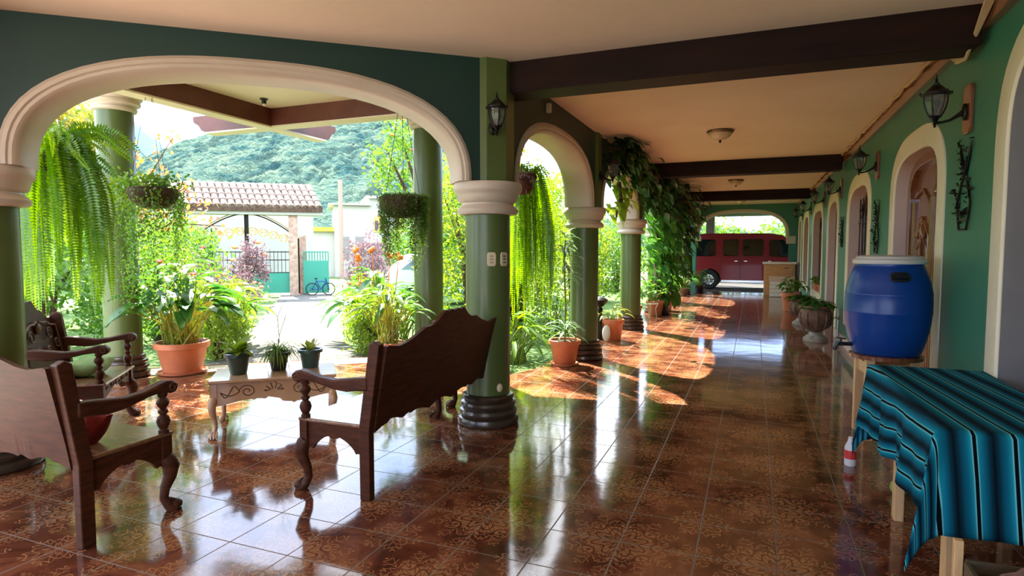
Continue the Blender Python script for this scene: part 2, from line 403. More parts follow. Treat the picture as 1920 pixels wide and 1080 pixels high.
class LF:
    """leaf mesh collector"""
    def __init__(s, seed=1): s.V = []; s.F = []; s.n = 0; s.r = random.Random(seed); s.np = np.random.default_rng(seed)
    def raw(s, v, f): s.V.append(np.asarray(v, float)); s.F.append(np.asarray(f) + s.n); s.n += len(v)
    def cloud(s, P, L, Wd, up=.3, D=None, droop=0):
        """quad leaves (bent diamond, 2 quads via 6 verts) at points P with random directions"""
        P = np.asarray(P, float); n = len(P); g = s.np
        d = g.normal(size=(n, 3)) if D is None else np.asarray(D, float) + g.normal(size=(n, 3)) * .35
        d[:, 2] += up; d /= np.linalg.norm(d, axis=1)[:, None] + 1e-9
        q = g.normal(size=(n, 3)); w = np.cross(d, q); w /= np.linalg.norm(w, axis=1)[:, None] + 1e-9
        k = np.cross(w, d)
        l = (L * g.uniform(.6, 1.3, n))[:, None]; ww = (Wd * g.uniform(.7, 1.2, n))[:, None]
        a = P; tip = P + d * l + np.array([0, 0, -droop]) * l; mid = P + d * l * .5
        e1 = mid + w * ww * .5 + k * ww * .15; e2 = mid - w * ww * .5 + k * ww * .15
        V = np.stack([a, e1, tip, e2], 1).reshape(-1, 3)
        b = np.arange(n)[:, None] * 4
        Fq = np.concatenate([b + np.array([0, 1, 2]), b + np.array([0, 2, 3])])
        s.raw(V, Fq)
    def blade(s, p, d, L, Wd, droop=.5, segs=5, shape='lance', fold=.25, side=None, wav=0):
        p = Vector(p); d = Vector(d).normalized(); up = Vector((0, 0, 1))
        w = d.cross(up) if side is None else Vector(side)
        if w.length < 1e-4: w = Vector((1, 0, 0))
        w.normalize(); V = []; st = L / segs; cur = p.copy(); dd = d.copy()
        for i in range(segs + 1):
            t = i / segs
            if shape == 'lance': wd = math.sin(PI * (t ** .75)) ** .8 if 0 < t < 1 else .02
            elif shape == 'heart': wd = (1.0 * (1 - t) ** .55 * min(1, .55 + 3.2 * t)) if t < 1 else .02
            elif shape == 'strap': wd = .75 + .25 * math.sin(PI * t) if t < .75 else max(.02, (1 - t) / .25)
            else: wd = math.sin(PI * t) if 0 < t < 1 else .02
            nn = w.cross(dd).normalized(); h = Wd * .5 * wd
            ww = w * h
            V += [cur + ww + nn * (h * fold + wav * math.sin(i * 2.2)), cur, cur - ww + nn * (h * fold - wav * math.sin(i * 2.2))]
            cur = cur + dd * st; dd = (dd + Vector((0, 0, -droop / segs * 1.6))).normalized()
        Fq = []
        for i in range(segs):
            a = i * 3; Fq += [(a, a + 1, a + 4, a + 3), (a + 1, a + 2, a + 5, a + 4)]
        tri = []
        for q in Fq: tri += [(q[0], q[1], q[2]), (q[0], q[2], q[3])]
        s.raw([tuple(v) for v in V], tri)
    def frond(s, pts, wid, step=.022, plen=None):
        """fern frond: paired pinnae along a polyline"""
        pts = [Vector(p) for p in pts]
        seg = [(pts[i + 1] - pts[i]).length for i in range(len(pts) - 1)]; tot = sum(seg); t = 0; V = []; Fq = []
        tw = s.r.uniform(0, PI)
        while t < tot:
            a = t; i = 0
            while i < len(seg) - 1 and a > seg[i]: a -= seg[i]; i += 1
            d = (pts[i + 1] - pts[i]).normalized(); c = pts[i] + d * min(a, seg[i]); u = t / tot
            w = d.cross(Vector((math.cos(tw + u), math.sin(tw + u), .35)))
            if w.length < 1e-4: w = Vector((1, 0, 0))
            w.normalize(); nn = w.cross(d)
            h = wid * .5 * min(1, .35 + u * 4) * (1 - u ** 5) * s.r.uniform(.8, 1.15)
            for sg in (-1, 1):
                b = len(V); e = c + w * sg * h + d * h * .25 - nn * h * .2 * s.r.random()
                V += [c, c + w * sg * h * .5 + d * step * .62, e, c + w * sg * h * .5 - d * step * .35]
                Fq += [(b, b + 1, b + 2), (b, b + 2, b + 3)]
            t += step
        if V: s.raw([tuple(v) for v in V], Fq)
    def build(s, name, m, parent=None, label=None, kind=None):
        v = np.concatenate(s.V); f = np.concatenate(s.F)
        me = bpy.data.meshes.new(name); nv, nf = len(v), len(f)
        me.vertices.add(nv); me.vertices.foreach_set('co', v.astype(np.float32).ravel())
        me.loops.add(nf * 3); me.loops.foreach_set('vertex_index', f.astype(np.int32).ravel())
        me.polygons.add(nf); me.polygons.foreach_set('loop_start', np.arange(0, nf * 3, 3, dtype=np.int32))
        me.update(calc_edges=True); me.validate()
        me.materials.append(M[m])
        o = bpy.data.objects.new(name, me); COL.objects.link(o)
        if parent: o.parent = parent
        if label: o['label'] = label
        if kind: o['kind'] = kind
        return o

def superarch(s0, s1, z0, z1, n=2.6, k=28):
    c = (s0 + s1) / 2; a = (s1 - s0) / 2; h = z1 - z0; out = []
    for i in range(k + 1):
        t = PI * i / k; x = -math.cos(t); y = math.sin(t)
        r = (abs(x) ** n + abs(y) ** n) ** (-1 / n)
        out.append((c + a * x * r, z0 + h * y * r))
    out[0] = (s0, z0); out[-1] = (s1, z0)
    return out

def wall(name, A, B, thick, zb, zt, openings, m, kind='structure', off=0):
    """wall from A to B (2D), openings = (s0, s1, bottom, spring, crown, n)"""
    A = Vector(A); B = Vector(B); d = (B - A); Lg = d.length; d.normalize(); nn = Vector((-d.y, d.x))
    def P(s, z, t): q = A + d * s + nn * (t + off); return (q.x, q.y, z)
    mb = MB(); cur = 0
    def cell(bot, top): mb.band(bot, top, P, -thick / 2, thick / 2)
    for (s0, s1, b, sp, cr, n) in sorted(openings):
        if s0 > cur: cell([(cur, zb), (s0, zb)], [(cur, zt), (s0, zt)])
        arc = superarch(s0, s1, sp, cr, n)
        cell(arc, [(s, zt) for s, z in arc])
        if b > zb: cell([(s0, zb), (s1, zb)], [(s0, b), (s1, b)])
        cur = s1
    if cur < Lg: cell([(cur, zb), (Lg, zb)], [(cur, zt), (Lg, zt)])
    return mb.build(name, m, smooth=False, kind=kind)

def arch_ring(mb, A, B, path, profile, off=0):
    """sweep profile (radial inward +, normal offset) along path of (s,z) in wall plane A->B"""
    A = Vector(A); B = Vector(B); d = (B - A).normalized(); nn = Vector((-d.y, d.x))
    n = len(path); k = len(profile); vs = []
    for i, (s, z) in enumerate(path):
        s0, z0 = path[max(i - 1, 0)]; s1, z1 = path[min(i + 1, n - 1)]
        tx, tz = s1 - s0, z1 - z0; l = math.hypot(tx, tz) or 1; tx /= l; tz /= l
        nx, nz = tz, -tx      # inward normal for a path going left->right over the top
        for (r, t) in profile:
            q = A + d * (s + nx * r) + nn * (t + off); vs.append((q.x, q.y, z + nz * r))
    fs = []
    for i in range(n - 1):
        for j in range(k):
            jj = (j + 1) % k; fs.append((i * k + j, i * k + jj, (i + 1) * k + jj, (i + 1) * k + j))
    fs += [tuple(range(k)), tuple((n - 1) * k + j for j in reversed(range(k)))]
    mb.add(vs, fs)

# ------------------------------------------------------------------ layout constants
XR = 1.36                      # right wall plane
XC = -2.15                     # arcade centre line
YC = [4.74, 8.04, 11.40, 14.60, 17.75, 20.9]
YE = 22.3
pL = Vector((-4.84, 2.48)); pM = Vector((-2.11, 4.74))
mv = (pM - pL).normalized(); nv = Vector((-mv.y, mv.x))
pLL = Vector((-6.89, 4.86)); pRR = Vector((-4.07, 7.14))
ZC = 3.05
def G(s, t, z=0): return (-5.45 + nv.x * s + mv.x * t, 6.0 + nv.y * s + mv.y * t, z)

# ------------------------------------------------------------------ ground and floor
mb = MB(); mb.prism([(-4.84, -4.5), (XR + .1, -4.5), (XR + .1, YE + .3), (-2.52, YE + .3), (-2.52, 7.1), (-2.72, 6.55), (-3.72, 7.75), (-4.35, 7.55), (-7.25, 5.2), (-7.35, 4.55), (-5.15, 1.8), (-5.15, -4.5)], lambda a, b, t: (a, b, t), -.12, 0)
mb.build('floor', 'floor', smooth=False, kind='structure')
mb = MB(); mb.prism([(-300, -60), (300, -60), (300, 400), (-300, 400)], lambda a, b, t: (a, b, t), -.3, -.10)
mb.build('ground', 'lawn', smooth=False, kind='structure')
mb = MB(); mb.prism([(-14, -16), (8, -16), (8, -4.55), (-5.2, -4.55), (-5.2, 1.7), (-6.6, 3.4), (-14, 1.0)], lambda a, b, t: (a, b, t), -.12, -.06)
mb.build('unseen_bounce_paving', 'bounce_paving', smooth=False, kind='structure')  # unseen paving behind the camera, added to bounce warm sunlight onto the ceiling
mb = MB()
c = [G(.02, -2.35), G(.02, 2.25), G(.42, 2.25), G(.42, -2.35)]
mb.prism([(q[0], q[1]) for q in c], lambda a, b, t: (a, b, t), -.12, .004)
mb.build('trim_1', 'kerb', smooth=False, kind='structure')
c = [G(.42, -1.2), G(.42, 1.1), G(2.2, .78), G(15.2, .85), G(15.2, -.85), G(2.2, -.88)]
mb = MB(); mb.prism([(q[0], q[1]) for q in c], lambda a, b, t: (a, b, t), -.14, -.05)
tag(mb.build('garden_path', 'path', smooth=False), 'pale stone paved path leading from the porch to the gate', 'path', kind='structure')
mb = MB(); mb.box2((-14, YE + .3, -.14), (9, 34, -.04)); mb.build('driveway', 'tar', smooth=False, kind='structure')
mb = MB(); mb.box2((-1.1, 22.45, 0), (-.35, 22.75, .012)); tag(mb.build('door_mat', 'white', smooth=False), 'thin white mat on the floor in front of the red van', 'mat')

# ------------------------------------------------------------------ walls
arc_open = []
Lw = YE - YC[0]
for i in range(5):
    arc_open.append((YC[i] - YC[0] + .235, YC[i + 1] - YC[0] - .235, 0, 2.06, 2.80, 2.5))
arc_open[0] = (.26, YC[1] - YC[0] - .235, 0, 2.06, 2.80, 2.5)
def hollow(ops): return [(a, b, -1, sp, cr, n) for a, b, z, sp, cr, n in ops]
def arcade(name, A, B, ops, thick, m, zt):
    """arch wall standing on columns: only the part above the capitals between the arches"""
    A = Vector(A); B = Vector(B); d = (B - A); Lg = d.length; d.normalize(); nn = Vector((-d.y, d.x))
    P = lambda s, z, t: ((A + d * s + nn * t).x, (A + d * s + nn * t).y, z)
    mb = MB(); cur = 0
    for (s0, s1, b, sp, cr, n) in ops:
        if s0 > cur: mb.band([(cur, sp), (s0, sp)], [(cur, zt), (s0, zt)], P, -thick / 2, thick / 2)
        arc = superarch(s0, s1, sp, cr, n); mb.band(arc, [(s, zt) for s, z in arc], P, -thick / 2, thick / 2); cur = s1
    if cur < Lg: mb.band([(cur, 2.06), (Lg, 2.06)], [(cur, zt), (Lg, zt)], P, -thick / 2, thick / 2)
    return mb.build(name, m, smooth=False, kind='structure')
TW = .34
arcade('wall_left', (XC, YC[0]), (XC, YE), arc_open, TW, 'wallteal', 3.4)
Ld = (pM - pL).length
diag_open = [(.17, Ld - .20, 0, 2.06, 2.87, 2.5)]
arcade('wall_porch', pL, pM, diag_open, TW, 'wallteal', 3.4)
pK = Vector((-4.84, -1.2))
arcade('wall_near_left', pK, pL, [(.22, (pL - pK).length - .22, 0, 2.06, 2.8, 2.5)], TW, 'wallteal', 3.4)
mb = MB(); mb.box2((-5.0, -4.5, 0), (-4.7, -1.4, 3.4)); mb.build('wall_back_left', 'wallteal', smooth=False, kind='structure')

T2 = TW / 2
prof = [(-.005, -T2 - .012), (.02, -T2 - .030), (.045, -T2 - .030), (.055, -T2 - .018), (.075, -T2 - .016), (.09, -T2 - .004), (.105, -T2 + .03),
        (.105, T2 - .03), (.09, T2 + .004), (.075, T2 + .016), (.055, T2 + .018), (.045, T2 + .030), (.02, T2 + .030), (-.005, T2 + .012)]
ti = 2
def trim(A, B, op, pr=prof, m='cream', full=False):
    global ti
    mb = MB(); s0, s1, b, sp, cr, n = op
    path = superarch(s0, s1, sp, cr, n, 36)
    if full: path = [(s0, b), (s0, (b + sp) / 2)] + path + [(s1, (b + sp) / 2), (s1, b)]
    arch_ring(mb, A, B, path, pr)
    o = mb.build('trim_%d' % ti, m, kind='structure', angle=.5); ti += 1
    return o
for op in arc_open: trim((XC, YC[0]), (XC, YE), op)
trim(pL, pM, diag_open[0])
trim(pK, pL, (.22, (pL - pK).length - .22, 0, 2.06, 2.8, 2.5))

# right wall with door and window openings
def ysec(y0, y1, b, sp, cr, n=3.2): return (y0 + 4.5, y1 + 4.5, b, sp, cr, n)
ops = [ysec(3.05, 4.35, 0, 2.0, 2.62), ysec(5.76, 7.38, 0, 1.95, 2.40), ysec(8.92, 10.62, .52, 1.95, 2.38), ysec(11.98, 13.35, 0, 1.95, 2.38),
       ysec(14.5, 16.6, .55, 1.95, 2.38), ysec(17.95, 19.6, .55, 1.95, 2.40), ysec(20.6, 21.7, 0, 1.95, 2.40)]
WT = .34
wall('wall_right', (XR + WT / 2, -4.5), (XR + WT / 2, YE), WT, 0, ZC + .3, ops, 'wallgreen')
pb = [(-.17, 0), (-.17, WT / 2 + .012), (-.005, WT / 2 + .018), (.012, WT / 2 + .012), (.012, WT / 2 - .02), (.012, -WT / 2), (-.01, -WT / 2)]
pband = [(-.19, WT / 2 - .01), (-.19, WT / 2 + .010), (-.175, WT / 2 + .016), (-.01, WT / 2 + .016), (.002, WT / 2 + .004), (.002, WT / 2 - .01)]
prev = [(-.01, WT / 2 - .001), (.006, WT / 2 - .001), (.006, -WT / 2), (-.01, -WT / 2)]
for op in ops:
    mb = MB(); s0, s1, b, sp, cr, n = op
    path = [(s0, b), (s0, (b + sp) / 2)] + superarch(s0, s1, sp, cr, n, 36) + [(s1, (b + sp) / 2), (s1, b)]
    arch_ring(mb, (XR + WT / 2, -4.5), (XR + WT / 2, YE), path, pband)
    if b > 0:
        mb.box2((XR - .016, s0 - 4.5 - .19, b - .19), (XR + .01, s1 - 4.5 + .19, b))
        mb.box2((XR - .03, s0 - 4.5, b - .035), (XR + WT - .02, s1 - 4.5, b + .006))
    mb.build('trim_%d' % ti, 'band', kind='structure', angle=.5); ti += 1
    mb = MB(); arch_ring(mb, (XR + WT / 2, -4.5), (XR + WT / 2, YE), path, prev)
    mb.build('trim_%d' % ti, 'grey' if op is ops[0] else 'reveal', kind='structure', angle=.5); ti += 1

# end wall with the arch to the carport
end_ops = [(.48, 3.48, 0, 1.95, 2.88, 2.7)]
EA, EB = (-2.38, YE + .15), (3.2, YE + .15)
wall('wall_end', EA, EB, .3, 0, ZC + .3, end_ops, 'wallgreen')
T2 = .15
pe = [(-.005, -T2 - .01), (.02, -T2 - .028), (.09, -T2 - .024), (.11, -T2), (.11, T2), (.09, T2 + .02), (-.005, T2 + .01)]
mb = MB(); arch_ring(mb, EA, EB, superarch(.48, 3.48, 1.95, 2.88, 2.7, 36), pe)
mb.box2((-1.93, YE - .03, 1.80), (-1.75, YE + .33, 1.97)); mb.box2((1.02, YE - .03, 1.70), (1.30, YE + .33, 1.95))
mb.build('trim_%d' % ti, 'cream', kind='structure', angle=.5); ti += 1

# baseboard, cornice board
mb = MB(); segs = []; cur = -4.5
for op in ops:
    if op[2] == 0: segs.append((cur, op[0] - 4.5 - .19)); cur = op[1] - 4.5 + .19
segs.append((cur, YE))
for a, b in segs: mb.box2((XR - .035, a, 0), (XR + .01, b, .15))
mb.build('baseboard_right', 'reveal', smooth=False, kind='structure')
mb = MB(); mb.box2((XR - .05, -4.5, 2.90), (XR + .01, YE, ZC + .01))
mb.build('trim_%d' % ti, 'doorwood', smooth=False, kind='structure'); ti += 1

# ------------------------------------------------------------------ ceilings and beams
mb = MB(); mb.prism([(-4.9, -4.5), (XR + .4, -4.5), (XR + .4, YE + .3), (XC, YE + .3), (XC, YC[0]), (pM.x, pM.y), (pL.x, pL.y)], lambda a, b, t: (a, b, t), ZC, ZC + .25)
mb.build('ceiling', 'ceiling', smooth=False, kind='structure')
ZP = 3.38
mb = MB(); mb.prism([(-5.0, 2.4), (-7.25, 4.35), (-7.18, 5.05), (-6.78, 5.95), (-6.85, 6.50), (-6.20, 6.55), (-6.02, 7.05), (-5.35, 7.25), (-4.45, 7.65), (-2.2, 8.0), (-2.25, 4.80)], lambda a, b, t: (a, b, t), ZP, ZP + .22)
mb.build('ceiling_porch', 'creamgreen', smooth=False, kind='structure')
def beamobj(name, lo, hi, m, label, tail=None):
    mb = MB(); mb.box2(lo, hi); o = mb.build(name, m, smooth=False, bevel=.008); tag(o, label, 'ceiling beam', kind='thing'); return o
for y, lab in [(4.88, 'nearest dark wooden ceiling beam running from the corner column to the right wall'),
               (11.33, 'second dark ceiling beam across the corridor, between the first and second dome lights'),
               (17.2, 'farthest dark ceiling beam across the corridor, just before the van')]:
    beamobj('ceiling_beam', (-1.98, y - .15, 2.80), (XR - .05, y + .15, ZC + .01), 'beam', lab)
def xbeam(A, B, w, z0, z1, label):
    """beam with a scalloped tail at B and a pale underside board"""
    A = Vector(A); B = Vector(B); d = (B - A).normalized(); L_ = (B - A).length; nn = Vector((-d.y, d.x))
    P = lambda s, z, t: ((A + d * s + nn * t).x, (A + d * s + nn * t).y, z)
    t = thing('porch_beam', label, 'ceiling beam', (A.x, A.y, 0)); t['kind'] = 'thing'
    Q = lambda s, z, tt: (d.x * s + nn.x * tt, d.y * s + nn.y * tt, z)
    mb = MB(); h = z1 - z0
    mb.prism([(0, z0), (L_ - .22, z0), (L_ - .15, z0 + .03), (L_ - .10, z0 + .10), (L_ - .02, z0 + .14), (L_, z0 + .17), (L_, z1), (0, z1)], Q, -w / 2, w / 2)
    mb.build('beam_body', 'beamx', t, smooth=False)
    mb = MB(); mb.prism([(0, z0 - .02), (L_ - .22, z0 - .02), (L_ - .22, z0), (0, z0)], Q, -w / 2 - .006, w / 2 + .006)
    mb.build('underside_board', 'creamgreen', t, smooth=False, label='pale green-cream underside board')
    return t
xbeam((-6.13, 3.55), (-6.13, 7.75), .20, 3.15, ZP + .002, 'red-brown porch beam running toward the garden, its scalloped tail to the right')
xbeam((-2.35, 6.50), (-7.45, 6.50), .20, 3.152, ZP + .003, 'red-brown porch beam crossing toward the left, its stub end past the crossing')

# ------------------------------------------------------------------ columns
def ring_stack(r0, r1, z0, z1, k):
    pr = [(r0, z0)]; h = (z1 - z0) / k
    for i in range(k):
        zz = z0 + i * h; rr = r1 if k < 2 else r1 + (r0 + .015 - r1) * 0 
        for j in range(1, 7):
            a = PI * j / 7; pr.append((rr - .035 + .035 * math.sin(a) * 1.0, zz + h * (1 - math.cos(a)) / 2))
    pr.append((r0, z1)); return pr
def column(name, x, y, label, kind='arc', rot=0):
    t = thing(name, label, 'column', (x, y, 0), rot); t['kind'] = 'thing'
    if kind == 'arc':
        mb = MB(); mb.lathe([(.19, .25), (.19, 1.82)], n=40); mb.build('shaft', 'colgreen', t)
        mb = MB(); mb.lathe([(.195, 1.79), (.245, 1.795), (.26, 1.815), (.262, 1.835), (.245, 1.855), (.22, 1.875), (.218, 1.89), (.24, 1.90), (.252, 1.915), (.258, 1.935), (.262, 1.955),
                             (.268, 1.97), (.285, 1.985), (.290, 2.00), (.290, 2.045), (.283, 2.058), (.1, 2.060)], n=40); mb.build('capital', 'cream', t)
        mb = MB(); mb.lathe([(.225, 2.055), (.225, ZC)], n=8)
        mb.build('pilaster', 'colgreen', t, smooth=False)
        for o in t.children:
            if o.name.startswith('pilaster'): o.rotation_euler = (0, 0, PI / 8)
    else:
        mb = MB(); mb.lathe([(.195, .22), (.195, 3.10)], n=40); mb.build('shaft', 'colgreen', t)
        mb = MB(); mb.lathe([(.20, 3.08), (.225, 3.09), (.235, 3.115), (.225, 3.135), (.235, 3.15), (.265, 3.165), (.27, 3.19), (.26, 3.21), (.285, 3.235), (.30, 3.27), (.30, ZP + .002), (.1, ZP + .002)], n=40)
        mb.build('capital', 'cream', t)
    mb = MB(); mb.lathe([(.24, 0), (.262, .01), (.268, .035), (.26, .065), (.235, .078), (.25, .088), (.258, .11), (.25, .135), (.228, .148), (.238, .158), (.246, .178), (.238, .20),
                         (.215, .212), (.222, .222), (.226, .240), (.216, .257), (.19, .268)], n=40)
    mb.build('base', 'basedark', t)
    return t
column('column', pL.x, pL.y, 'dark green column at the left edge of the picture, beside the left bench')
column('column', XC + .03, YC[0], 'thick dark green corner column with power outlets, next to the high-backed bench')
column('column', XC, YC[1], 'dark green column behind the potted dracaena')
column('column', XC, YC[2], 'green column left of the vine, second from the corner column along the corridor')
column('column', XC, YC[3], 'column wrapped in climbing vine leaves along the corridor')
column('column', XC, YC[4], 'green corridor column just past the vine trunk')
column('column', XC, YC[5], 'farthest green column, right beside the end arch')
column('porch_column', pLL.x, pLL.y, 'tall green porch column between the giant fern and the large terracotta pot', 'porch')
column('porch_column', pRR.x, pRR.y, 'tall green porch column behind the mossy hanging basket', 'porch')
column('column', pK.x, pK.y, 'green column outside the left edge of the picture')

# outlets on the corner column
def outlet(loc, rz, label):
    t = thing('power_outlet', label, 'outlet', loc, rz)
    pts = [(-.026, -.058), (.026, -.058), (.036, -.040), (.036, .040), (.026, .058), (-.026, .058), (-.036, .040), (-.036, -.040)]
    mb = MB(); mb.prism(pts, lambda a, b, q: (a, q, b), -.012, .03); mb.build('cover_plate', 'outlet', t, smooth=False, bevel=.002)
    for k in (-1, 0, 1):
        mb = MB(); mb.box((-.008, -.014, k * .026), (.004, .006, .013)); mb.box((.008, -.014, k * .026), (.004, .006, .013)); mb.build('socket', 'darkpl', t, smooth=False)
cmx, cmy = XC + .03, YC[0]
for a, lab in ((-.99, 'ivory power outlet on the front of the corner column'), (-.38, 'ivory power outlet seen edge-on at the right side of the corner column')):
    outlet((cmx + .186 * math.cos(a), cmy + .186 * math.sin(a), 1.42), a + PI / 2, lab)
mb = MB(); a = -.62; mb.sphere((cmx + .19 * math.cos(a), cmy + .19 * math.sin(a), .335), .035, sz=1.1, sx=.8, sy=.8)
tag(mb.build('junction_box', 'outlet'), 'small ivory junction box low on the corner column', 'junction box')
mb = MB(); mb.box((XC + .19, 5.9, 2.93), (.05, .05, .09)); tag(mb.build('sensor_box', 'outlet', smooth=False, bevel=.006), 'small ivory box on the green wall above the first corridor arch', 'sensor')

# ------------------------------------------------------------------ right wall: doors, windows
def yz(x0):  # board in the wall plane: a = along Y, b = up, t = thickness (towards +X)
    return lambda a, b, t: (x0 + t, a, b)
def arched_outline(y0, y1, b, sp, cr, n=3.2, k=18):
    return [(y0, b)] + superarch(y0, y1, sp, cr, n, k) + [(y1, b)]
def frame_ring(mb, y0, y1, b, sp, cr, w, x0, x1, n=3.2):
    path = [(y0, b), (y0, (b + sp) / 2)] + superarch(y0, y1, sp, cr, n, 20) + [(y1, (b + sp) / 2), (y1, b)]
    arch_ring(mb, (0, 0), (0, 50), path, [(0, -x1), (w, -x1), (w, -x0), (0, -x0)])
XD = XR + .11
def door(y0, y1, sp, cr, idx, label):
    t = bpy.data.objects.new('door_%d' % idx, None); COL.objects.link(t); tag(t, label, kind='structure')
    mb = MB(); frame_ring(mb, y0, y1, 0, sp, cr, .09, XD, XD + .10); mb.build('door_frame', 'doorwood', t, bevel=.006)
    ym = (y0 + y1) / 2
    for lo, hi in ((y0 + .09, ym - .004), (ym + .004, y1 - .09)):
        wd = hi - lo; c = (lo + hi) / 2
        out = [(lo, .01)]
        for s, z in superarch(y0 + .09, y1 - .09, sp, cr - .09, 3.2, 40):
            if lo <= s <= hi: out.append((s, z))
        zl = superarch(y0 + .09, y1 - .09, sp, cr - .09, 3.2, 40)
        zt = max(z for s, z in zl if abs(s - ym) < .2)
        out = [(lo, .01)] + ([(lo, zt)] if lo > ym - .01 else []) + [q for q in zl if lo <= q[0] <= hi] + ([(hi, zt)] if hi < ym + .01 else []) + [(hi, .01)]
        mb = MB(); mb.prism(out, yz(XD + .05), 0, .04); lf = mb.build('door_leaf', 'doorwood', t, smooth=False)
        def relief(pts, r, nm='carved_molding'):
            mb = MB(); mb.tube([(XD + .048, a, b) for a, b in pts], r, 8); mb.build(nm, 'doorwood', lf)
        relief([(lo + .03, .06), (lo + .03, 1.98)], .024); relief([(hi - .03, .06), (hi - .03, 1.98)], .024)
        relief([(lo + .09, .12), (lo + .09, 1.62), (c - .12, 1.74), (c, 1.80), (c + .12, 1.74), (hi - .09, 1.62), (hi - .09, .12), (lo + .09, .12)], .020)
        relief([(lo + .15, .25), (lo + .15, 1.5), (c - .06, 1.60), (c, 1.63), (c + .06, 1.60), (hi - .15, 1.5), (hi - .15, .25), (lo + .15, .25)], .014)
        mb = MB()
        for k in range(7):
            a = PI * 2 * k / 7; mb.sphere((XD + .035, c + .055 * math.cos(a), 1.74 + .055 * math.sin(a)), .032, 8, 6, sx=.6)
        for sg in (-1, 1): mb.tube([(XD + .035, c + sg * (.06 + .10 * u), 1.72 - .10 * math.sin(u * 3)) for u in np.linspace(0, 1, 7)], [.024, .022, .02, .018, .016, .014, .008], 8)
        mb.tube([(XD + .035, c + .012 * math.sin(u * 14), 1.70 - u * .35) for u in np.linspace(0, 1, 9)], .014, 8)
        mb.build('carved_flower', 'doorwood', lf)
        mb = MB(); mb.tube([(XD + .04, lo + wd * .1, 1.93 + .0), (XD + .04, c, 2.08), (XD + .04, hi - wd * .1, 2.02)], .014, 8); mb.build('carved_arc', 'doorwood', lf)
    mb = MB(); mb.sphere((XD + .0, ym - .07, 1.02), .032, 12, 8); mb.tube([(XD + .05, ym - .07, 1.02), (XD, ym - .07, 1.02)], .012); mb.build('door_knob', 'brass', t)
    return t
door(5.76, 7.38, 1.95, 2.40, 1, 'carved wooden double door behind the blue barrel')
door(11.98, 13.35, 1.95, 2.38, 2, 'narrow wooden door past the second lantern')
door(20.6, 21.7, 1.95, 2.40, 3, 'farthest wooden door beside the end arch')
def window(y0, y1, b, sp, cr, idx, label):
    t = bpy.data.objects.new('window_%d' % idx, None); COL.objects.link(t); tag(t, label, kind='structure')
    mb = MB(); frame_ring(mb, y0, y1, b, sp, cr, .07, XD + .06, XD + .12); mb.box2((XD + .06, y0, b), (XD + .12, y1, b + .07)); mb.box2((XD + .06, (y0 + y1) / 2 - .03, b), (XD + .12, (y0 + y1) / 2 + .03, cr - .02))
    mb.build('window_frame', 'doorwood', t, bevel=.004)
    mb = MB(); mb.prism(arched_outline(y0 + .03, y1 - .03, b, sp, cr - .03), yz(XD + .085), 0, .012); mb.build('window_pane', 'blackglass', t, smooth=False)
    mb = MB(); n = 7
    for k in range(n):
        y = y0 + (y1 - y0) * (k + .5) / n; mb.tube([(XD + .02, y, b + .01), (XD + .02, y, cr - .12)], .009, 6)
    for z in (b + .1, (b + cr) / 2, sp - .05): mb.tube([(XD + .02, y0, z), (XD + .02, y1, z)], .009, 6)
    for k in range(3):
        c = y0 + (y1 - y0) * (k + .5) / 3
        mb.tube([(XD + .01, c + (.04 + .10 * (1 - u)) * math.cos(u * 9), sp + .1 + (.04 + .10 * (1 - u)) * math.sin(u * 9)) for u in np.linspace(0, 1, 18)], .007, 6)
    mb.build('window_grille', 'iron', t)
for i, (op, lab) in enumerate(zip([(8.92, 10.62, .52, 1.95, 2.38), (14.5, 16.6, .55, 1.95, 2.38), (17.95, 19.6, .55, 1.95, 2.40)],
        ['arched window with iron grille past the blue barrel', 'arched window with plants on its sill', 'far arched window near the cabinet'])): window(*op, i + 1, lab)
mb = MB(); mb.prism(arched_outline(3.05, 4.35, 0, 2.0, 2.62), yz(XR + .20), 0, .05)
mb.build('wall_niche', 'grey', smooth=False, kind='structure')
mb = MB(); mb.box2((XR + .55, -4.5, 0), (XR + .65, YE, 3.3)); mb.build('wall_inner', 'grey', smooth=False, kind='structure')

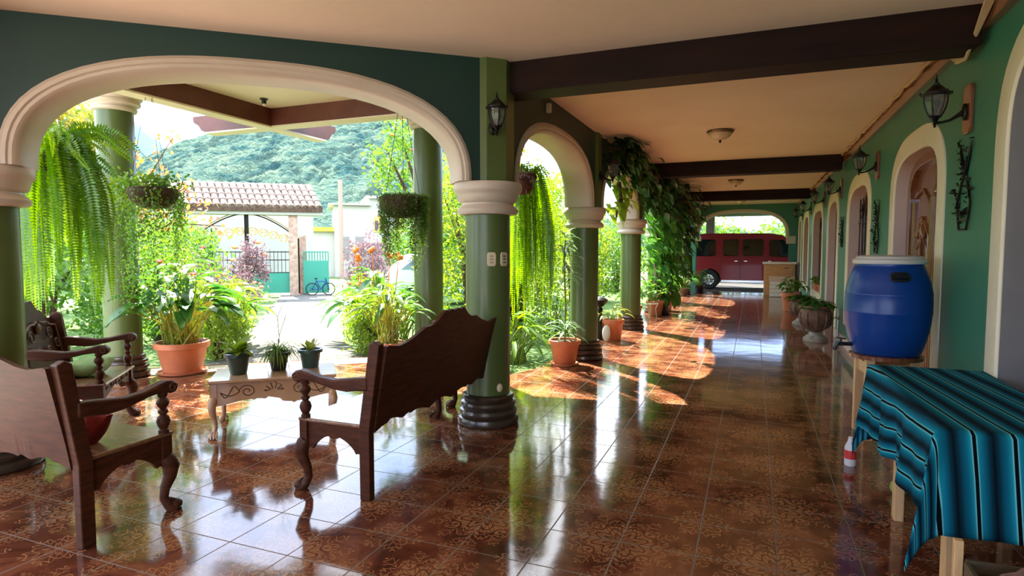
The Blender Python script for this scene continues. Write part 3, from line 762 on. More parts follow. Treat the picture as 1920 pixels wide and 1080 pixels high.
# ------------------------------------------------------------------ lanterns
def lantern(label, loc, rz, wood=True, sc=1):
    t = thing('wall_lantern', label, 'wall lamp', loc, rz, 'wall lanterns along the porch')
    if wood:
        mb = MB(); P = [(-.075, -.22), (.075, -.22), (.10, -.17), (.10, .17), (.075, .22), (-.075, .22), (-.10, .17), (-.10, -.17)]
        mb.prism(P, lambda a, b, q: (q, a, b), 0, .035); mb.build('back_board', 'doorwood', t, smooth=False, bevel=.008, label='brown wooden back board')
    x0 = .035 if wood else 0
    mb = MB(); mb.sphere((x0 + .012, 0, -.02), .05, 16, 8, sx=.5, sz=1.6)
    mb.tube([(x0 + .02, 0, -.02), (x0 + .07, 0, -.055), (x0 + .12, 0, -.085), (x0 + .18, 0, -.10), (x0 + .23, 0, -.10)], [.026, .018, .013, .012, .014], 10)
    mb.build('arm', 'iron', t)
    xx = x0 + .235
    mb = MB(); mb.lathe([(.002, -.145), (.012, -.135), (.008, -.125), (.018, -.112), (.010, -.10), (.022, -.085), (.034, -.062), (.044, -.045), (.03, -.042)], (xx, 0, 0), 16); mb.build('lower_cup', 'iron', t)
    N6 = 6; mb = MB()
    zs = [-.05, -.02, .03, .09, .15]; rs = [.042, .060, .080, .093, .095]
    for k in range(N6):
        a = 2 * PI * k / N6; mb.tube([(xx + r * math.cos(a), r * math.sin(a), z) for r, z in zip(rs, zs)], .006, 6)
    for r, z in ((.044, -.048), (.095, .148)): mb.tube([(xx + r * math.cos(q), r * math.sin(q), z) for q in np.linspace(0, 2 * PI, 25)], .008, 6)
    mb.build('cage', 'iron', t)
    mb = MB(); mb.lathe([(r * .93, z) for r, z in zip(rs, zs)], (xx, 0, 0), 6, caps=False); mb.build('glass_pane', 'glass', t, smooth=False)
    mb = MB(); mb.lathe([(.012, -.04), (.013, .03), (.026, .05), (.026, .08), (.012, .11), (.001, .115)], (xx, 0, 0), 12); mb.build('bulb', 'wax', t)
    mb = MB(); mb.lathe([(.092, .145), (.118, .150), (.122, .162), (.098, .178), (.075, .20), (.045, .232), (.028, .24), (.03, .25), (.014, .262), (.010, .28), (.014, .288), (.007, .30), (.003, .335), (.001, .34)], (xx, 0, 0), 24)
    for k in range(N6):
        a = 2 * PI * k / N6; mb.sphere((xx + .122 * math.cos(a), .122 * math.sin(a), .166), .010, 8, 6, sz=1.6)
    mb.build('roof', 'iron', t)
    t.scale = (sc,) * 3
    return t
for y, z, lab in [(5.07, 2.46, 'large black wall lantern above the blue barrel, nearest on the right wall'), (8.35, 2.50, 'black wall lantern just before the arched window, second on the right wall'),
                  (11.55, 2.52, 'black wall lantern beside the narrow door, third on the right wall'), (14.1, 2.54, 'fourth black wall lantern down the right wall'),
                  (17.35, 2.56, 'fifth black wall lantern down the right wall'), (20.2, 2.56, 'farthest black wall lantern on the right wall')]:
    lantern(lab, (XR, y, z), PI, sc=.76)
lantern('black wall lantern on the front of the corner column', (cmx + .21 * math.cos(-.95), cmy + .21 * math.sin(-.95), 2.50), -.95, False, .72)
lantern('black wall lantern above the capital behind the potted dracaena', (XC + .22, YC[1] - .02, 2.50), -.3, False, .8)
lantern('black wall lantern half hidden by the vine leaves under the ceiling', (XC + .22, YC[2], 2.50), -.2, False, .8)

# iron wall ornaments
def ornament(label, y, z, sc=1):
    t = thing('wall_ornament', label, 'ornament', (XR - .012, y, z)); t.scale = (1, sc * 1.35, sc)
    mb = MB()
    mb.tube([(0, -.055, -.26), (0, .055, -.26), (0, .075, -.20), (0, .105, -.08), (0, .05, .06), (0, 0, .12), (0, -.05, .06), (0, -.105, -.08), (0, -.075, -.20), (0, -.055, -.26)], .008, 6)
    mb.tube([(0, -.07, -.20), (0, .07, -.20)], .006, 6); mb.tube([(0, -.06, -.16), (0, -.02, -.12), (0, .02, -.17), (0, .05, -.13)], .007, 6)
    for s in (-1, 1): mb.tube([(0, 0, .10), (0, s * .03, .18), (0, s * .07, .27), (0, s * .09, .34)], [.012, .012, .009, .004], 6)
    mb.build('wire_frame', 'iron', t)
    lf = LF(31); P = []
    for s in (-1, 1):
        for k in range(36):
            u = lf.r.random(); P.append((-.012, s * (.02 + .085 * math.sin(u * 2.6)) + lf.r.gauss(0, .008), -.2 + u * .28))
        for k in range(26):
            u = lf.r.random(); P.append((-.012, s * (.01 + u * .08) + lf.r.gauss(0, .012), .10 + u * .26))
    lf.cloud(P, .035, .018, .2)
    o = lf.build('iron_leaves', 'moss', t); o.data.materials[0] = M['iron']
    return t
ornament('dark iron ornament like tied twigs on the wall under the nearest lantern', 5.09, 1.90)
ornament('dark iron ornament on the green wall between the double door and the arched window', 8.28, 1.72)
ornament('small dark iron ornament on the far green wall past the grilled window', 11.3, 1.75, .8)

# cable bundle at the top of the right wall
mb = MB()
for k in range(4):
    o1 = .012 * k
    mb.tube([(XR - .13 - o1, 4.2, 3.035), (XR - .10 + o1, 4.5, 3.0), (XR - .085, 4.75 + o1, 2.86 - o1), (XR - .075, 4.95, 2.77), (XR - .07, 5.15, 2.80 + o1), (XR - .065, 5.4, 2.93), (XR - .06 - o1, 5.8, 3.03)], .011, 6)
tag(mb.build('cable_bundle', 'cord'), 'beige twisted cable bundle looping over the end of the nearest ceiling beam', 'cable')
mb = MB(); rr = random.Random(4)
mb.tube([(XR - .07 + rr.uniform(-.012, .012), 5.8 + k * .14, 3.025 + rr.uniform(-.012, .01)) for k in range(90)], [rr.uniform(.006, .022) for _ in range(90)], 6)
tag(mb.build('foam_sealed_cable', 'cord'), 'long lumpy foam-sealed cable running along the ceiling edge over the right wall', 'cable')

# ceiling dome lights
def dome(loc, label, sc=1):
    t = thing('ceiling_light', label, 'ceiling light', loc, 0, 'ceiling dome lights'); t.scale = (sc,) * 3
    mb = MB(); mb.lathe([(.05, 0), (.165, -.002), (.172, -.012), (.165, -.03), (.15, -.04), (.12, -.042)], n=32); mb.build('rim', 'brass', t)
    mb = MB(); mb.lathe([(.148, -.038), (.14, -.06), (.115, -.088), (.075, -.11), (.03, -.122), (.004, -.125)], n=32); mb.build('shade', 'frost', t)
    mb = MB(); mb.lathe([(.004, -.118), (.018, -.124), (.012, -.135), (.018, -.145), (.006, -.158), (.001, -.165)], n=12); mb.build('finial', 'iron', t)
dome((-.44, 8.42, ZC), 'nearest brass-rimmed dome light on the corridor ceiling')
dome((-.40, 14.41, ZC), 'middle dome light on the corridor ceiling')
dome((-.40, 20.3, ZC), 'farthest dome light on the corridor ceiling')
t = thing('bulb_socket', 'small bare bulb socket on the porch ceiling inside the crossing beams', 'bulb socket', (-5.72, 5.96, ZP))
mb = MB(); mb.lathe([(.05, 0), (.05, -.012), (.03, -.02), (.028, -.06), (.02, -.065)], n=16); mb.build('socket_body', 'darkpl', t)
mb = MB(); mb.lathe([(.015, -.06), (.018, -.07), (.015, -.085), (.002, -.09)], n=12); mb.build('bulb', 'wax', t)

# ------------------------------------------------------------------ carved benches and chairs
def crest(u, pk=1.0):      # u in 0..1 from post to centre
    pts = [(0, .925), (.06, .935), (.12, .925), (.20, .915), (.30, .925), (.42, .955), (.52, .985), (.56, 1.0), (.60, .992), (.66, 1.0), (.74, 1.03), (.80, 1.065), (.84, 1.085), (.89, 1.07), (.93, 1.085), (1.0, 1.075)]
    for (a, b), (c, d) in zip(pts, pts[1:]):
        if a <= u <= c: return b + (d - b) * (u - a) / (c - a)
    return 1.075
def carriole(mb, x, y, H, s=1, sy=1, fwd=1):
    """cabriole leg standing at x,y, knee and foot pushed forward"""
    zs = [H, H * .93, H * .80, H * .62, H * .42, H * .24, H * .12, H * .05, 0]
    ys = [0, .012, .028, .020, -.004, -.010, .010, .030, .034]
    rs = [.034, .040, .040, .031, .024, .021, .026, .034, .030]
    mb.tube([(x + sy * yy * .5, y + fwd * yy, z) for yy, z in zip(ys, zs)], [r * s for r in rs], 12)
    mb.sphere((x + sy * .018, y + fwd * .042, .026 * s), .034 * s, 12, 8, sz=.75)
    for k in (-1, 0, 1): mb.tube([(x + k * .016, y + fwd * .025, .055 * s), (x + k * .02, y + fwd * .07, .03 * s), (x + k * .02, y + fwd * .076, .004)], [.010, .011, .006], 6)
def seat_set(name, label, cat, Lb, loc, rz, depth=.47, carve=True):
    t = thing(name, label, cat, loc, rz); hx = Lb / 2
    lean = lambda z: -.10 * max(0, (z - .43) / .52)
    for sx in (-1, 1):
        P = [(-.035, 0), (.035, 0), (.038, .44), (-.045 + .04, .95), (-.10 + .015, .955), (-.10, .93), (-.035, .43)]
        P = [(-.035, 0), (.035, 0), (.036, .44), (.002 - .045, .945), (-.075, .965), (-.115, .945), (-.036, .43)]
        mb = MB(); mb.prism(P, lambda a, b, q: (q, a, b), sx * hx - .027, sx * hx + .027); mb.build('back_post', 'wood', t, smooth=False, bevel=.006)
    n = 60; top = []; bot = []
    for i in range(n + 1):
        x = -hx + .027 + (Lb - .054) * i / n; u = 1 - abs(x) / hx
        top.append((x, crest(u))); 
        bot.append((x, .395 + .035 * abs(math.sin(u * PI * 2.5)) * (1 if Lb > 1 else .5) + (.02 if .2 < u < .5 else 0)))
    FN = lambda a, b, q: (a, q - .02 + lean(b) - .02, b)
    # split into height rows so that the board follows the lean
    mb = MB(); rows = [bot] + [[(x, b0 + (t0 - b0) * k / 4) for (x, b0), (_, t0) in zip(bot, top)] for k in (1, 2, 3)] + [top]
    for k in range(4): mb.band(rows[k], rows[k + 1], FN, 0, .026)
    mb.build('backrest', 'wood', t, smooth=False)
    if carve:
        mb = MB()
        for sx in (-1, 1):
            for (cx_, cz, r0, k0) in ((.22 * Lb, .80, .06, 1), (.36 * Lb, .72, .05, -1), (.12 * Lb, .66, .05, 1)):
                pts = []
                for q in np.linspace(0, 1, 20):
                    r = r0 * (1 - .75 * q); a = q * 8 * k0
                    z = cz + r * math.sin(a); pts.append((sx * (cx_ + r * math.cos(a)), .010 + lean(z), z))
                mb.tube(pts, .007, 6)
            mb.tube([(sx * x, .01 + lean(z), z) for x, z in ((.02, .92), (.10 * Lb, .90), (.2 * Lb, .90), (.3 * Lb, .87), (.42 * Lb, .86))], .009, 6)
            mb.tube([(sx * x, .01 + lean(z), z) for x, z in ((.42 * Lb, .86), (.43 * Lb, .7), (.42 * Lb, .55))], .009, 6)
        mb.sphere((0, .005 + lean(.86), .86), .045, 12, 8, sy=.4); mb.build('back_carving', 'woodcut', t, label='dark carved scrollwork')
    mb = MB(); mb.box2((-hx - .02, .0, .435), (hx + .02, depth + .025, .458)); mb.build('seat', 'woodseat', t, bevel=.008, smooth=False)
    # aprons
    def scal(L_, k):
        return [(-L_ / 2 + L_ * i / 40, .355 - .035 * math.cos(2 * PI * k * i / 40) - (.035 if i in (0, 1, 39, 40) else 0) - .012 * (abs(i - 20) < 2)) for i in range(41)]
    b = scal(Lb - .06, 2 if Lb > 1 else 1)
    mb = MB(); mb.band(b, [(x, .436) for x, z in b], lambda a, z, q: (a, q, z), depth - .028, depth - .006); ap = mb.build('front_apron', 'wood', t, smooth=False)
    mb = MB()
    for sx in (-1, 1):
        for c0 in ((.18 * Lb, .05), (.36 * Lb, .035)):
            mb.tube([(sx * (c0[0] + c0[1] * (1 - .7 * q) * math.cos(q * 8)), depth - .004, .395 + .6 * c0[1] * (1 - .7 * q) * math.sin(q * 8)) for q in np.linspace(0, 1, 16)], .005, 6)
    mb.tube([(.05 * math.cos(q), depth - .004, .392 + .022 * math.sin(q)) for q in np.linspace(0, 2 * PI, 16)], .005, 6)
    mb.build('apron_carving', 'woodcut', ap)
    for sx in (-1, 1):
        yy = [.03 + (depth - .07) * i / 30 for i in range(31)]
        bb = [(y, .27 + .095 * math.sin(PI * min(1, max(0, (i - 3) / 24))) ** .7 - (.012 if i in (13, 14, 16, 17) else 0) + (-.02 if i == 15 else 0)) if 3 <= i <= 27 else (y, .275) for i, y in enumerate(yy)]
        mb = MB(); mb.band(bb, [(y, .436) for y, z in bb], lambda a, z, q: (q, a, z), sx * hx - .012, sx * hx + .012); mb.build('side_apron', 'wood', t, smooth=False)
        mb = MB(); mb.box((sx * hx, depth - .02, .375), (.055, .055, .13)); carriole(mb, sx * hx, depth - .02, .32, 1.15, sx); mb.build('leg', 'wood', t, angle=.9)
        # baluster and arm
        mb = MB(); mb.lathe([(.028, .455), (.028, .475), (.020, .482), (.030, .50), (.037, .525), (.030, .55), (.017, .565), (.026, .575), (.026, .588), (.016, .598), (.030, .618), (.035, .635), (.028, .652), (.018, .662), (.026, .672), (.028, .70)], (sx * hx, depth - .02, 0), 20)
        mb.build('arm_post', 'wood', t)
        out_top = [(-.03, .745), (.06, .738), (.13, .728), (.22, .715), (.32, .722), (.40, .742), (.46, .757), (.50, .752), (.525, .730), (.528, .705), (.51, .684), (.485, .680)]
        out_bot = [(.455, .69), (.44, .698), (.36, .690), (.28, .672), (.20, .655), (.12, .650), (.05, .662), (-.03, .668)]
        mb = MB(); mb.prism(out_top + out_bot, lambda a, z, q: (q, a, z), sx * hx - .034, sx * hx + .034); ar = mb.build('armrest', 'wood', t, smooth=True, bevel=.010, angle=.5)
        mb = MB(); q_ = np.linspace(0, 1, 18)
        for s2 in (-1, 1): mb.tube([(sx * hx + s2 * .034, .492 + .028 * (1 - .8 * q) * math.cos(q * 9), .716 + .028 * (1 - .8 * q) * math.sin(q * 9)) for q in q_], .004, 6)
        mb.build('scroll_carving', 'woodcut', ar)
    return t
seat_set('carved_bench', 'high-backed carved wooden bench in the centre seen from behind, by the corner column', 'bench', 1.70, (-2.12, 3.81, 0), PI / 2)
seat_set('carved_bench', 'dark carved wooden bench at the left edge seen from behind, a red cushion on it', 'bench', 1.74, (-3.97, 1.95, 0), 0)
fx = (-4.95, 3.43)
dirm = math.atan2(mv.y, mv.x)
seat_set('carved_armchair', 'carved wooden armchair behind the left column, a green cushion on its seat', 'armchair', .74, (fx[0] - .47 * mv.x, fx[1] - .47 * mv.y, 0), dirm - PI / 2)
seat_set('carved_armchair', 'carved wooden armchair mostly hidden behind the corner column', 'armchair', .72, (-2.87 + .47 * mv.x * 1.0, 5.34 + .47 * mv.y, 0), dirm + PI / 2)

def cushion(name, label, loc, rot, dims, m, cat='cushion'):
    w, d, h = dims; mb = MB(); n = 14; vs = []; fs = []
    for sgn in (1, -1):
        for i in range(n + 1):
            for j in range(n + 1):
                u = -1 + 2 * i / n; v = -1 + 2 * j / n; e = max(0, (1 - u ** 4) * (1 - v ** 4)) ** .6
                pin = 1 - .08 * (abs(u) ** 2) * (1 - abs(v)) - .0
                vs.append((w / 2 * u * (1 - .10 * (1 - abs(u)) * 0 - .06 * (1 - v * v) * abs(u)), d / 2 * v * (1 - .06 * (1 - u * u) * abs(v)), sgn * h / 2 * e + .01 * math.sin(5 * u + 3 * v)))
    N1 = (n + 1) ** 2
    for i in range(n):
        for j in range(n):
            a = i * (n + 1) + j; fs.append((a, a + n + 1, a + n + 2, a + 1)); a += N1; fs.append((a, a + 1, a + n + 2, a + n + 1))
    mb.add(vs, fs); o = mb.build(name, m); 
    bm_ = o.modifiers.new('weld', 'WELD'); bm_.merge_threshold = .012
    o.location = loc; o.rotation_euler = rot; return tag(o, label, cat)
cushion('cushion', 'sage green cushion lying on the left armchair seat', (fx[0] - .22 * mv.x, fx[1] - .22 * mv.y, .53), (0, -.12, dirm), (.32, .36, .13), 'greencloth')
cushion('cushion', 'small crumpled dark red cushion on the left bench seat', (-3.34, 2.13, .53), (1.0, .25, .2), (.20, .22, .10), 'redcloth')
cushion('cushion', 'mustard yellow cushion just showing on the central bench seat', (-2.22, 3.38, .52), (.1, .9, .1), (.22, .30, .09), 'yellowcloth')

# ------------------------------------------------------------------ coffee table with three pots
ct = thing('coffee_table', 'low carved light wooden coffee table on the porch with three potted plants on it', 'table', (-3.775, 3.99, 0), dirm)
CW, CD, CH = .98, .56, .46
mb = MB(); mb.box((0, 0, CH - .0125), (CW, CD, .025)); mb.build('table_top', 'woodlight', ct, smooth=False, bevel=.007)
for sy in (-1, 1):
    b = [(-CW / 2 + .05 + (CW - .1) * i / 40, CH - .185 - .022 * math.sin(2 * PI * 1.5 * i / 40 + PI / 2) ** 1 - (.012 if i in (13, 27) else 0) + (.02 if abs(i - 20) < 3 else 0)) for i in range(41)]
    mb = MB(); mb.band(b, [(x, CH - .026) for x, z in b], lambda a, z, q: (a, q, z), sy * (CD / 2 - .035) - .01, sy * (CD / 2 - .035) + .01); ap = mb.build('long_apron', 'woodlight', ct, smooth=False)
    mb = MB(); yy = sy * (CD / 2 - .024)
    for sx in (-1, 1):
        mb.tube([(sx * (.20 + .065 * (1 - .8 * q) * math.cos(q * 10)), yy, CH - .10 + .055 * (1 - .8 * q) * math.sin(q * 10)) for q in np.linspace(0, 1, 24)], .004, 6)
        mb.tube([(sx * (.26 + .14 * q), yy, CH - .10 + .045 * math.sin(q * PI * 2)) for q in np.linspace(0, 1, 16)], .004, 6)
        mb.tube([(sx * (.26 + .14 * q), yy, CH - .10 - .03 * math.sin(q * PI)) for q in np.linspace(0, 1, 16)], .004, 6)
    for k in range(6):
        a0 = PI * k / 5; mb.tube([(.03 * math.cos(a0), yy, CH - .10 + .01 * math.sin(a0)), (.075 * math.cos(a0), yy, CH - .10 + .055 * math.sin(a0)), (.06 * math.cos(a0 + .2), yy, CH - .10 + .062 * math.sin(a0 + .2))], .0045, 6)
    mb.build('apron_carving', 'woodcut', ap)
for sx in (-1, 1):
    mb = MB(); mb.box((sx * (CW / 2 - .035), 0, CH - .11), (.02, CD - .1, .17)); mb.build('short_apron', 'woodlight', ct, smooth=False)
    for sy in (-1, 1):
        mb = MB(); mb.box((sx * (CW / 2 - .04), sy * (CD / 2 - .04), CH - .09), (.05, .05, .13)); carriole(mb, sx * (CW / 2 - .04), sy * (CD / 2 - .04), .32, .85, sx, fwd=sy)
        mb.build('leg', 'woodlight', ct, angle=.9)
ctp = lambda x, y: (-3.775 + mv.x * x + nv.x * y, 3.99 + mv.y * x + nv.y * y, CH + .001)

# ------------------------------------------------------------------ pots
def pot_parts(t, r, h, m, rim=.02, taper=.72, soil=True, saucer=False):
    z0 = .022 if saucer else 0
    mb = MB(); mb.lathe([(r * taper * .96, z0), (r * taper, z0 + .006), (r * .93, z0 + h * .80), (r * .94, z0 + h * .81), (r + rim * .4, z0 + h * .82), (r + rim * .5, z0 + h * .985), (r + rim * .2, z0 + h), (r * .93, z0 + h * .995), (r * .90, z0 + h * .88), (r * .2, z0 + h * .87)], n=36)
    mb.build('pot', m, t)
    if soil:
        mb = MB(); mb.lathe([(r * .91, z0 + h * .86), (r * .9, z0 + h * .90), (r * .5, z0 + h * .92), (.001, z0 + h * .93)], n=24); mb.build('soil', 'soil', t)
    if saucer:
        mb = MB(); mb.lathe([(r * .70, 0), (r * .88, .004), (r * .92, .03), (r * .88, .032), (r * .80, .012), (.01, .010)], n=30); mb.build('saucer', m, t)
def potted(name, label, loc, r, h, m, cat='potted plant', saucer=False, rz=0, group=None, taper=.72):
    t = thing(name, label, cat, loc, rz, group); pot_parts(t, r, h, m, saucer=saucer, taper=taper); return t
# three on the coffee table
t = potted('potted_plant', 'dark green pot with a yellow-green leafy plant, left one on the coffee table', ctp(-.29, -.02), .072, .13, 'potdark', taper=.66)
lf = LF(5)
for k in range(26):
    a = lf.r.uniform(0, 2 * PI); e = lf.r.uniform(.3, 1.2); lf.blade((.01 * math.cos(a), .01 * math.sin(a), .12), (math.cos(a) * math.cos(e), math.sin(a) * math.cos(e), math.sin(e)), lf.r.uniform(.10, .17), .05, .7, 5, 'lance')
lf.build('foliage', 'leafyel', t); t.scale = (1.38,) * 3
t = potted('potted_plant', 'black pot with drooping needle leaves and a tall sprig, middle of the coffee table', ctp(.02, .05), .068, .12, 'potblack', taper=.66)
lf = LF(6)
for k in range(150):
    a = lf.r.uniform(0, 2 * PI); e = lf.r.uniform(.1, 1.2); lf.blade((.015 * math.cos(a), .015 * math.sin(a), .115), (math.cos(a) * math.cos(e), math.sin(a) * math.cos(e), math.sin(e)), lf.r.uniform(.10, .20), .006, 1.6, 5, 'strap')
lf.build('foliage', 'leaf', t)
mb = MB(); mb.tube([(0, 0, .11), (.01, 0, .22), (-.01, .01, .34)], .002, 5); mb.tube([(.01, 0, .22), (.05, .02, .35)], .0018, 5); mb.tube([(-.01, .01, .34), (-.06, 0, .40)], .0015, 5); mb.tube([(-.01, .01, .34), (.03, .01, .41)], .0015, 5)
mb.build('tall_sprig', 'stem', t); t.scale = (1.35,) * 3
t = potted('potted_plant', 'slate green pot with a small pale aloe, right one on the coffee table', ctp(.28, .12), .070, .12, 'potteal', taper=.74)
lf = LF(7)
for k in range(12):
    a = k * 2.4; e = lf.r.uniform(.6, 1.35); lf.blade((.01 * math.cos(a), .01 * math.sin(a), .11), (math.cos(a) * math.cos(e), math.sin(a) * math.cos(e), math.sin(e)), lf.r.uniform(.06, .10), .022, .1, 4, 'strap')
lf.build('foliage', 'leafcroton', t); t.scale = (1.35,) * 3

# big leafy plants
def rosette_leaves(t, seed, base, n, hmin, hmax, spread, leafL, leafW, m='leafbig', sm='stem', shape='heart', droop=.9, r0=.08, stemr=.006):
    lf = LF(seed); mb = MB()
    for k in range(n):
        a = lf.r.uniform(0, 2 * PI); rr = lf.r.uniform(0, 1) ** .6; h = hmin + (hmax - hmin) * (1 - rr * .75) * lf.r.uniform(.7, 1)
        p0 = Vector((base[0] + r0 * lf.r.uniform(-1, 1), base[1] + r0 * lf.r.uniform(-1, 1), base[2]))
        e = Vector((base[0] + math.cos(a) * spread * rr, base[1] + math.sin(a) * spread * rr, base[2] + h))
        mid = p0.lerp(e, .5) + Vector((0, 0, h * .12))
        mb.tube([p0, mid, e], [stemr, stemr * .8, stemr * .6], 5, caps=False)
        s = lf.r.uniform(.7, 1.15); d = Vector((math.cos(a), math.sin(a), lf.r.uniform(-.3, .7)))
        lf.blade(e, d, leafL * s, leafW * s, droop, 6, shape, .3, wav=leafW * .03)
    mb.build('stems', sm, t); lf.build('foliage', m, t)
t = potted('potted_peace_lily', 'large terracotta pot with tall broad-leaved plant at the porch edge', (-6.44, 5.27, .005), .30, .36, 'terracotta', saucer=True)
rosette_leaves(t, 11, (0, 0, .30), 72, .30, 1.10, .55, .42, .21, 'leafbig', 'reed', droop=.7, r0=.16, stemr=.010)
t = potted('potted_reed', 'orange pot with upright yellow-green leaves, partly hidden behind the central bench', (-4.38, 6.66, 0), .20, .30, 'terracotta')
rosette_leaves(t, 12, (0, 0, .27), 46, .3, .85, .35, .40, .075, 'leaf', 'reed', 'lance', .8, .12, .008)
t = potted('potted_dracaena', 'terracotta pot with tall thin silvery dracaena in front of the second column', (-2.26, 7.50, 0), .20, .31, 'terracotta', saucer=True)
mb = MB(); mb.tube([(0, 0, .28), (.01, 0, .8), (-.02, .01, 1.35), (0, 0, 1.62)], [.014, .012, .010, .007], 8); mb.build('stem', 'stem', t)
lf = LF(13)
for z, n, L_ in ((.42, 12, .34), (.52, 10, .30), (1.15, 10, .24), (1.28, 12, .27), (1.42, 12, .28), (1.55, 12, .27), (1.65, 10, .24)):
    for k in range(n):
        a = lf.r.uniform(0, 2 * PI); e = lf.r.uniform(-.1, 1.0); lf.blade((0, 0, z + lf.r.uniform(-.04, .04)), (math.cos(a) * math.cos(e), math.sin(a) * math.cos(e), math.sin(e)), L_ * lf.r.uniform(.7, 1.15), .034, .9, 6, 'lance')
lf.build('foliage', 'leafpale', t)
# pots near third column
t = potted('potted_plant', 'round clay pot with small plant left of the red glazed pot', (-2.45, 10.15, 0), .16, .30, 'clay'); rosette_leaves(t, 14, (0, 0, .27), 16, .05, .28, .2, .16, .07, 'leaf')
t = potted('potted_plant', 'bright red-orange pot with spiky plant between the second and third columns', (-2.12, 9.80, 0), .17, .36, 'terracotta'); rosette_leaves(t, 15, (0, 0, .32), 14, .05, .3, .2, .22, .05, 'leafcroton', shape='lance')
t = thing('garden_lantern', 'small black garden ornament on a stake by the red pot', 'ornament', (-2.34, 9.78, 0))
mb = MB(); mb.tube([(0, 0, 0), (0, 0, .46)], .035, 10); mb.lathe([(.03, .46), (.05, .50), (.03, .55)], n=12); mb.build('post', 'iron', t)
mb = MB(); mb.lathe([(.001, .55), (.05, .56), (.12, .64), (.13, .67), (.09, .70), (.02, .73)], n=20); mb.build('bowl', 'iron', t)
t = thing('white_dish', 'small pale oval dish leaning against the red pot', 'dish', (-2.19, 9.60, .14))
mb = MB(); mb.sphere((0, 0, 0), .085, 16, 10, sx=.8, sy=.35, sz=1.6); mb.build('dish_body', 'boxwhite', t)
# pots near fourth column
for (x, y, r, h, m, lab, sd, mm) in [(-2.42, 13.45, .15, .26, 'terracotta', 'small low terracotta pot just past the third column', 16, 'leaf'),
        (-2.06, 13.95, .20, .34, 'terracotta', 'terracotta pot with bright leafy plant in front of the vine trunk', 17, 'leaf'),
        (-2.00, 15.10, .22, .42, 'terracotta', 'tall terracotta pot right behind the vine trunk', 18, 'leafbig'),
        (-2.0, 17.0, .19, .26, 'potdark', 'low dark pot of broad leaves before the green column past the vine', 19, 'leafbig'),
        (-2.1, 20.3, .18, .25, 'clay', 'brown pot of pale leafy plant before the farthest column', 20, 'leafpale'),
        (-1.72, 21.7, .18, .28, 'potblack', 'black pot with bright leaves at the foot of the end arch by the van wheel', 21, 'leaf')]:
    t = potted('potted_plant', lab, (x, y, 0), r, h, m); rosette_leaves(t, sd, (0, 0, h * .9), 34, .1, .62, .34, .22, .13, mm)
t = thing('plant_stand', 'thin white wire stand under the bright leafy pot by the vine', 'plant stand', (-2.06, 13.55, 0))
mb = MB()
for a in (0, 2.1, 4.2): mb.tube([(.1 * math.cos(a), .1 * math.sin(a), 0), (.07 * math.cos(a), .07 * math.sin(a), .2), (.13 * math.cos(a), .13 * math.sin(a), .3)], .008, 6)
mb.tube([(.13 * math.cos(a), .13 * math.sin(a), .3) for a in np.linspace(0, 2 * PI, 20)], .008, 6); mb.build('wire_frame', 'boxwhite', t)
# right side urns and pots
def urn(label, loc, s, seed, mm='leafbig'):
    t = thing('stone_urn', label, 'urn', loc, .3)
    mb = MB(); mb.lathe([(.16 * s, 0), (.165 * s, .035 * s), (.13 * s, .06 * s), (.085 * s, .10 * s), (.075 * s, .13 * s)], n=28); mb.build('foot', 'stonebase', t, label='grey stone foot')
    mb = MB(); mb.lathe([(.07 * s, .12 * s), (.10 * s, .15 * s), (.165 * s, .20 * s), (.205 * s, .28 * s), (.215 * s, .36 * s), (.20 * s, .43 * s), (.185 * s, .455 * s), (.225 * s, .475 * s), (.235 * s, .49 * s), (.225 * s, .505 * s), (.19 * s, .50 * s), (.17 * s, .46 * s), (.02, .45 * s)], n=28)
    for k in range(10):
        a = 2 * PI * k / 10; mb.tube([(.20 * s * math.cos(a) * f, .20 * s * math.sin(a) * f, z * s) for f, z in ((.72, .18), (1.0, .25), (1.08, .34), (1.02, .42))], [.012, .022, .026, .012], 6)
    mb.build('bowl', 'clay', t)
    rosette_leaves(t, seed, (0, 0, .46 * s), 44, .02, .15, .19 * s, .15, .12, mm, stemr=.004)
urn('large carved brown stone urn of green leaves, nearer one by the right wall', (.98, 11.05, 0), 1.15, 22)
urn('smaller carved stone urn with low green leaves behind the large urn', (.92, 13.4, 0), 1.0, 23)
t = potted('potted_plant', 'orange-red terracotta pot with leafy plant behind the stone urns', (.86, 16.2, 0), .21, .45, 'terracotta'); rosette_leaves(t, 24, (0, 0, .40), 30, .1, .4, .25, .2, .11, 'leaf')
t = potted('potted_plant', 'clay pot with leafy plant beside the pinkish crate', (.98, 17.3, 0), .20, .40, 'clay'); rosette_leaves(t, 25, (0, 0, .36), 26, .1, .5, .3, .2, .11, 'leaf')
t = potted('potted_plant', 'small dark pot on the sill of the window just past the barrel', (XR + .06, 9.55, .527), .10, .17, 'clay'); rosette_leaves(t, 26, (0, 0, .15), 12, .1, .34, .12, .12, .06, 'leafyel')
for y, lab, sd in ((14.9, 'small orange pot on the sill of the middle arched window, nearer one', 27), (15.9, 'small pot on the sill of the middle arched window, farther one', 28)):
    t = potted('potted_plant', lab, (XR + .06, y, .557), .09, .16, 'terracotta'); rosette_leaves(t, sd, (0, 0, .14), 16, .02, .2, .16, .13, .09, 'leaf')

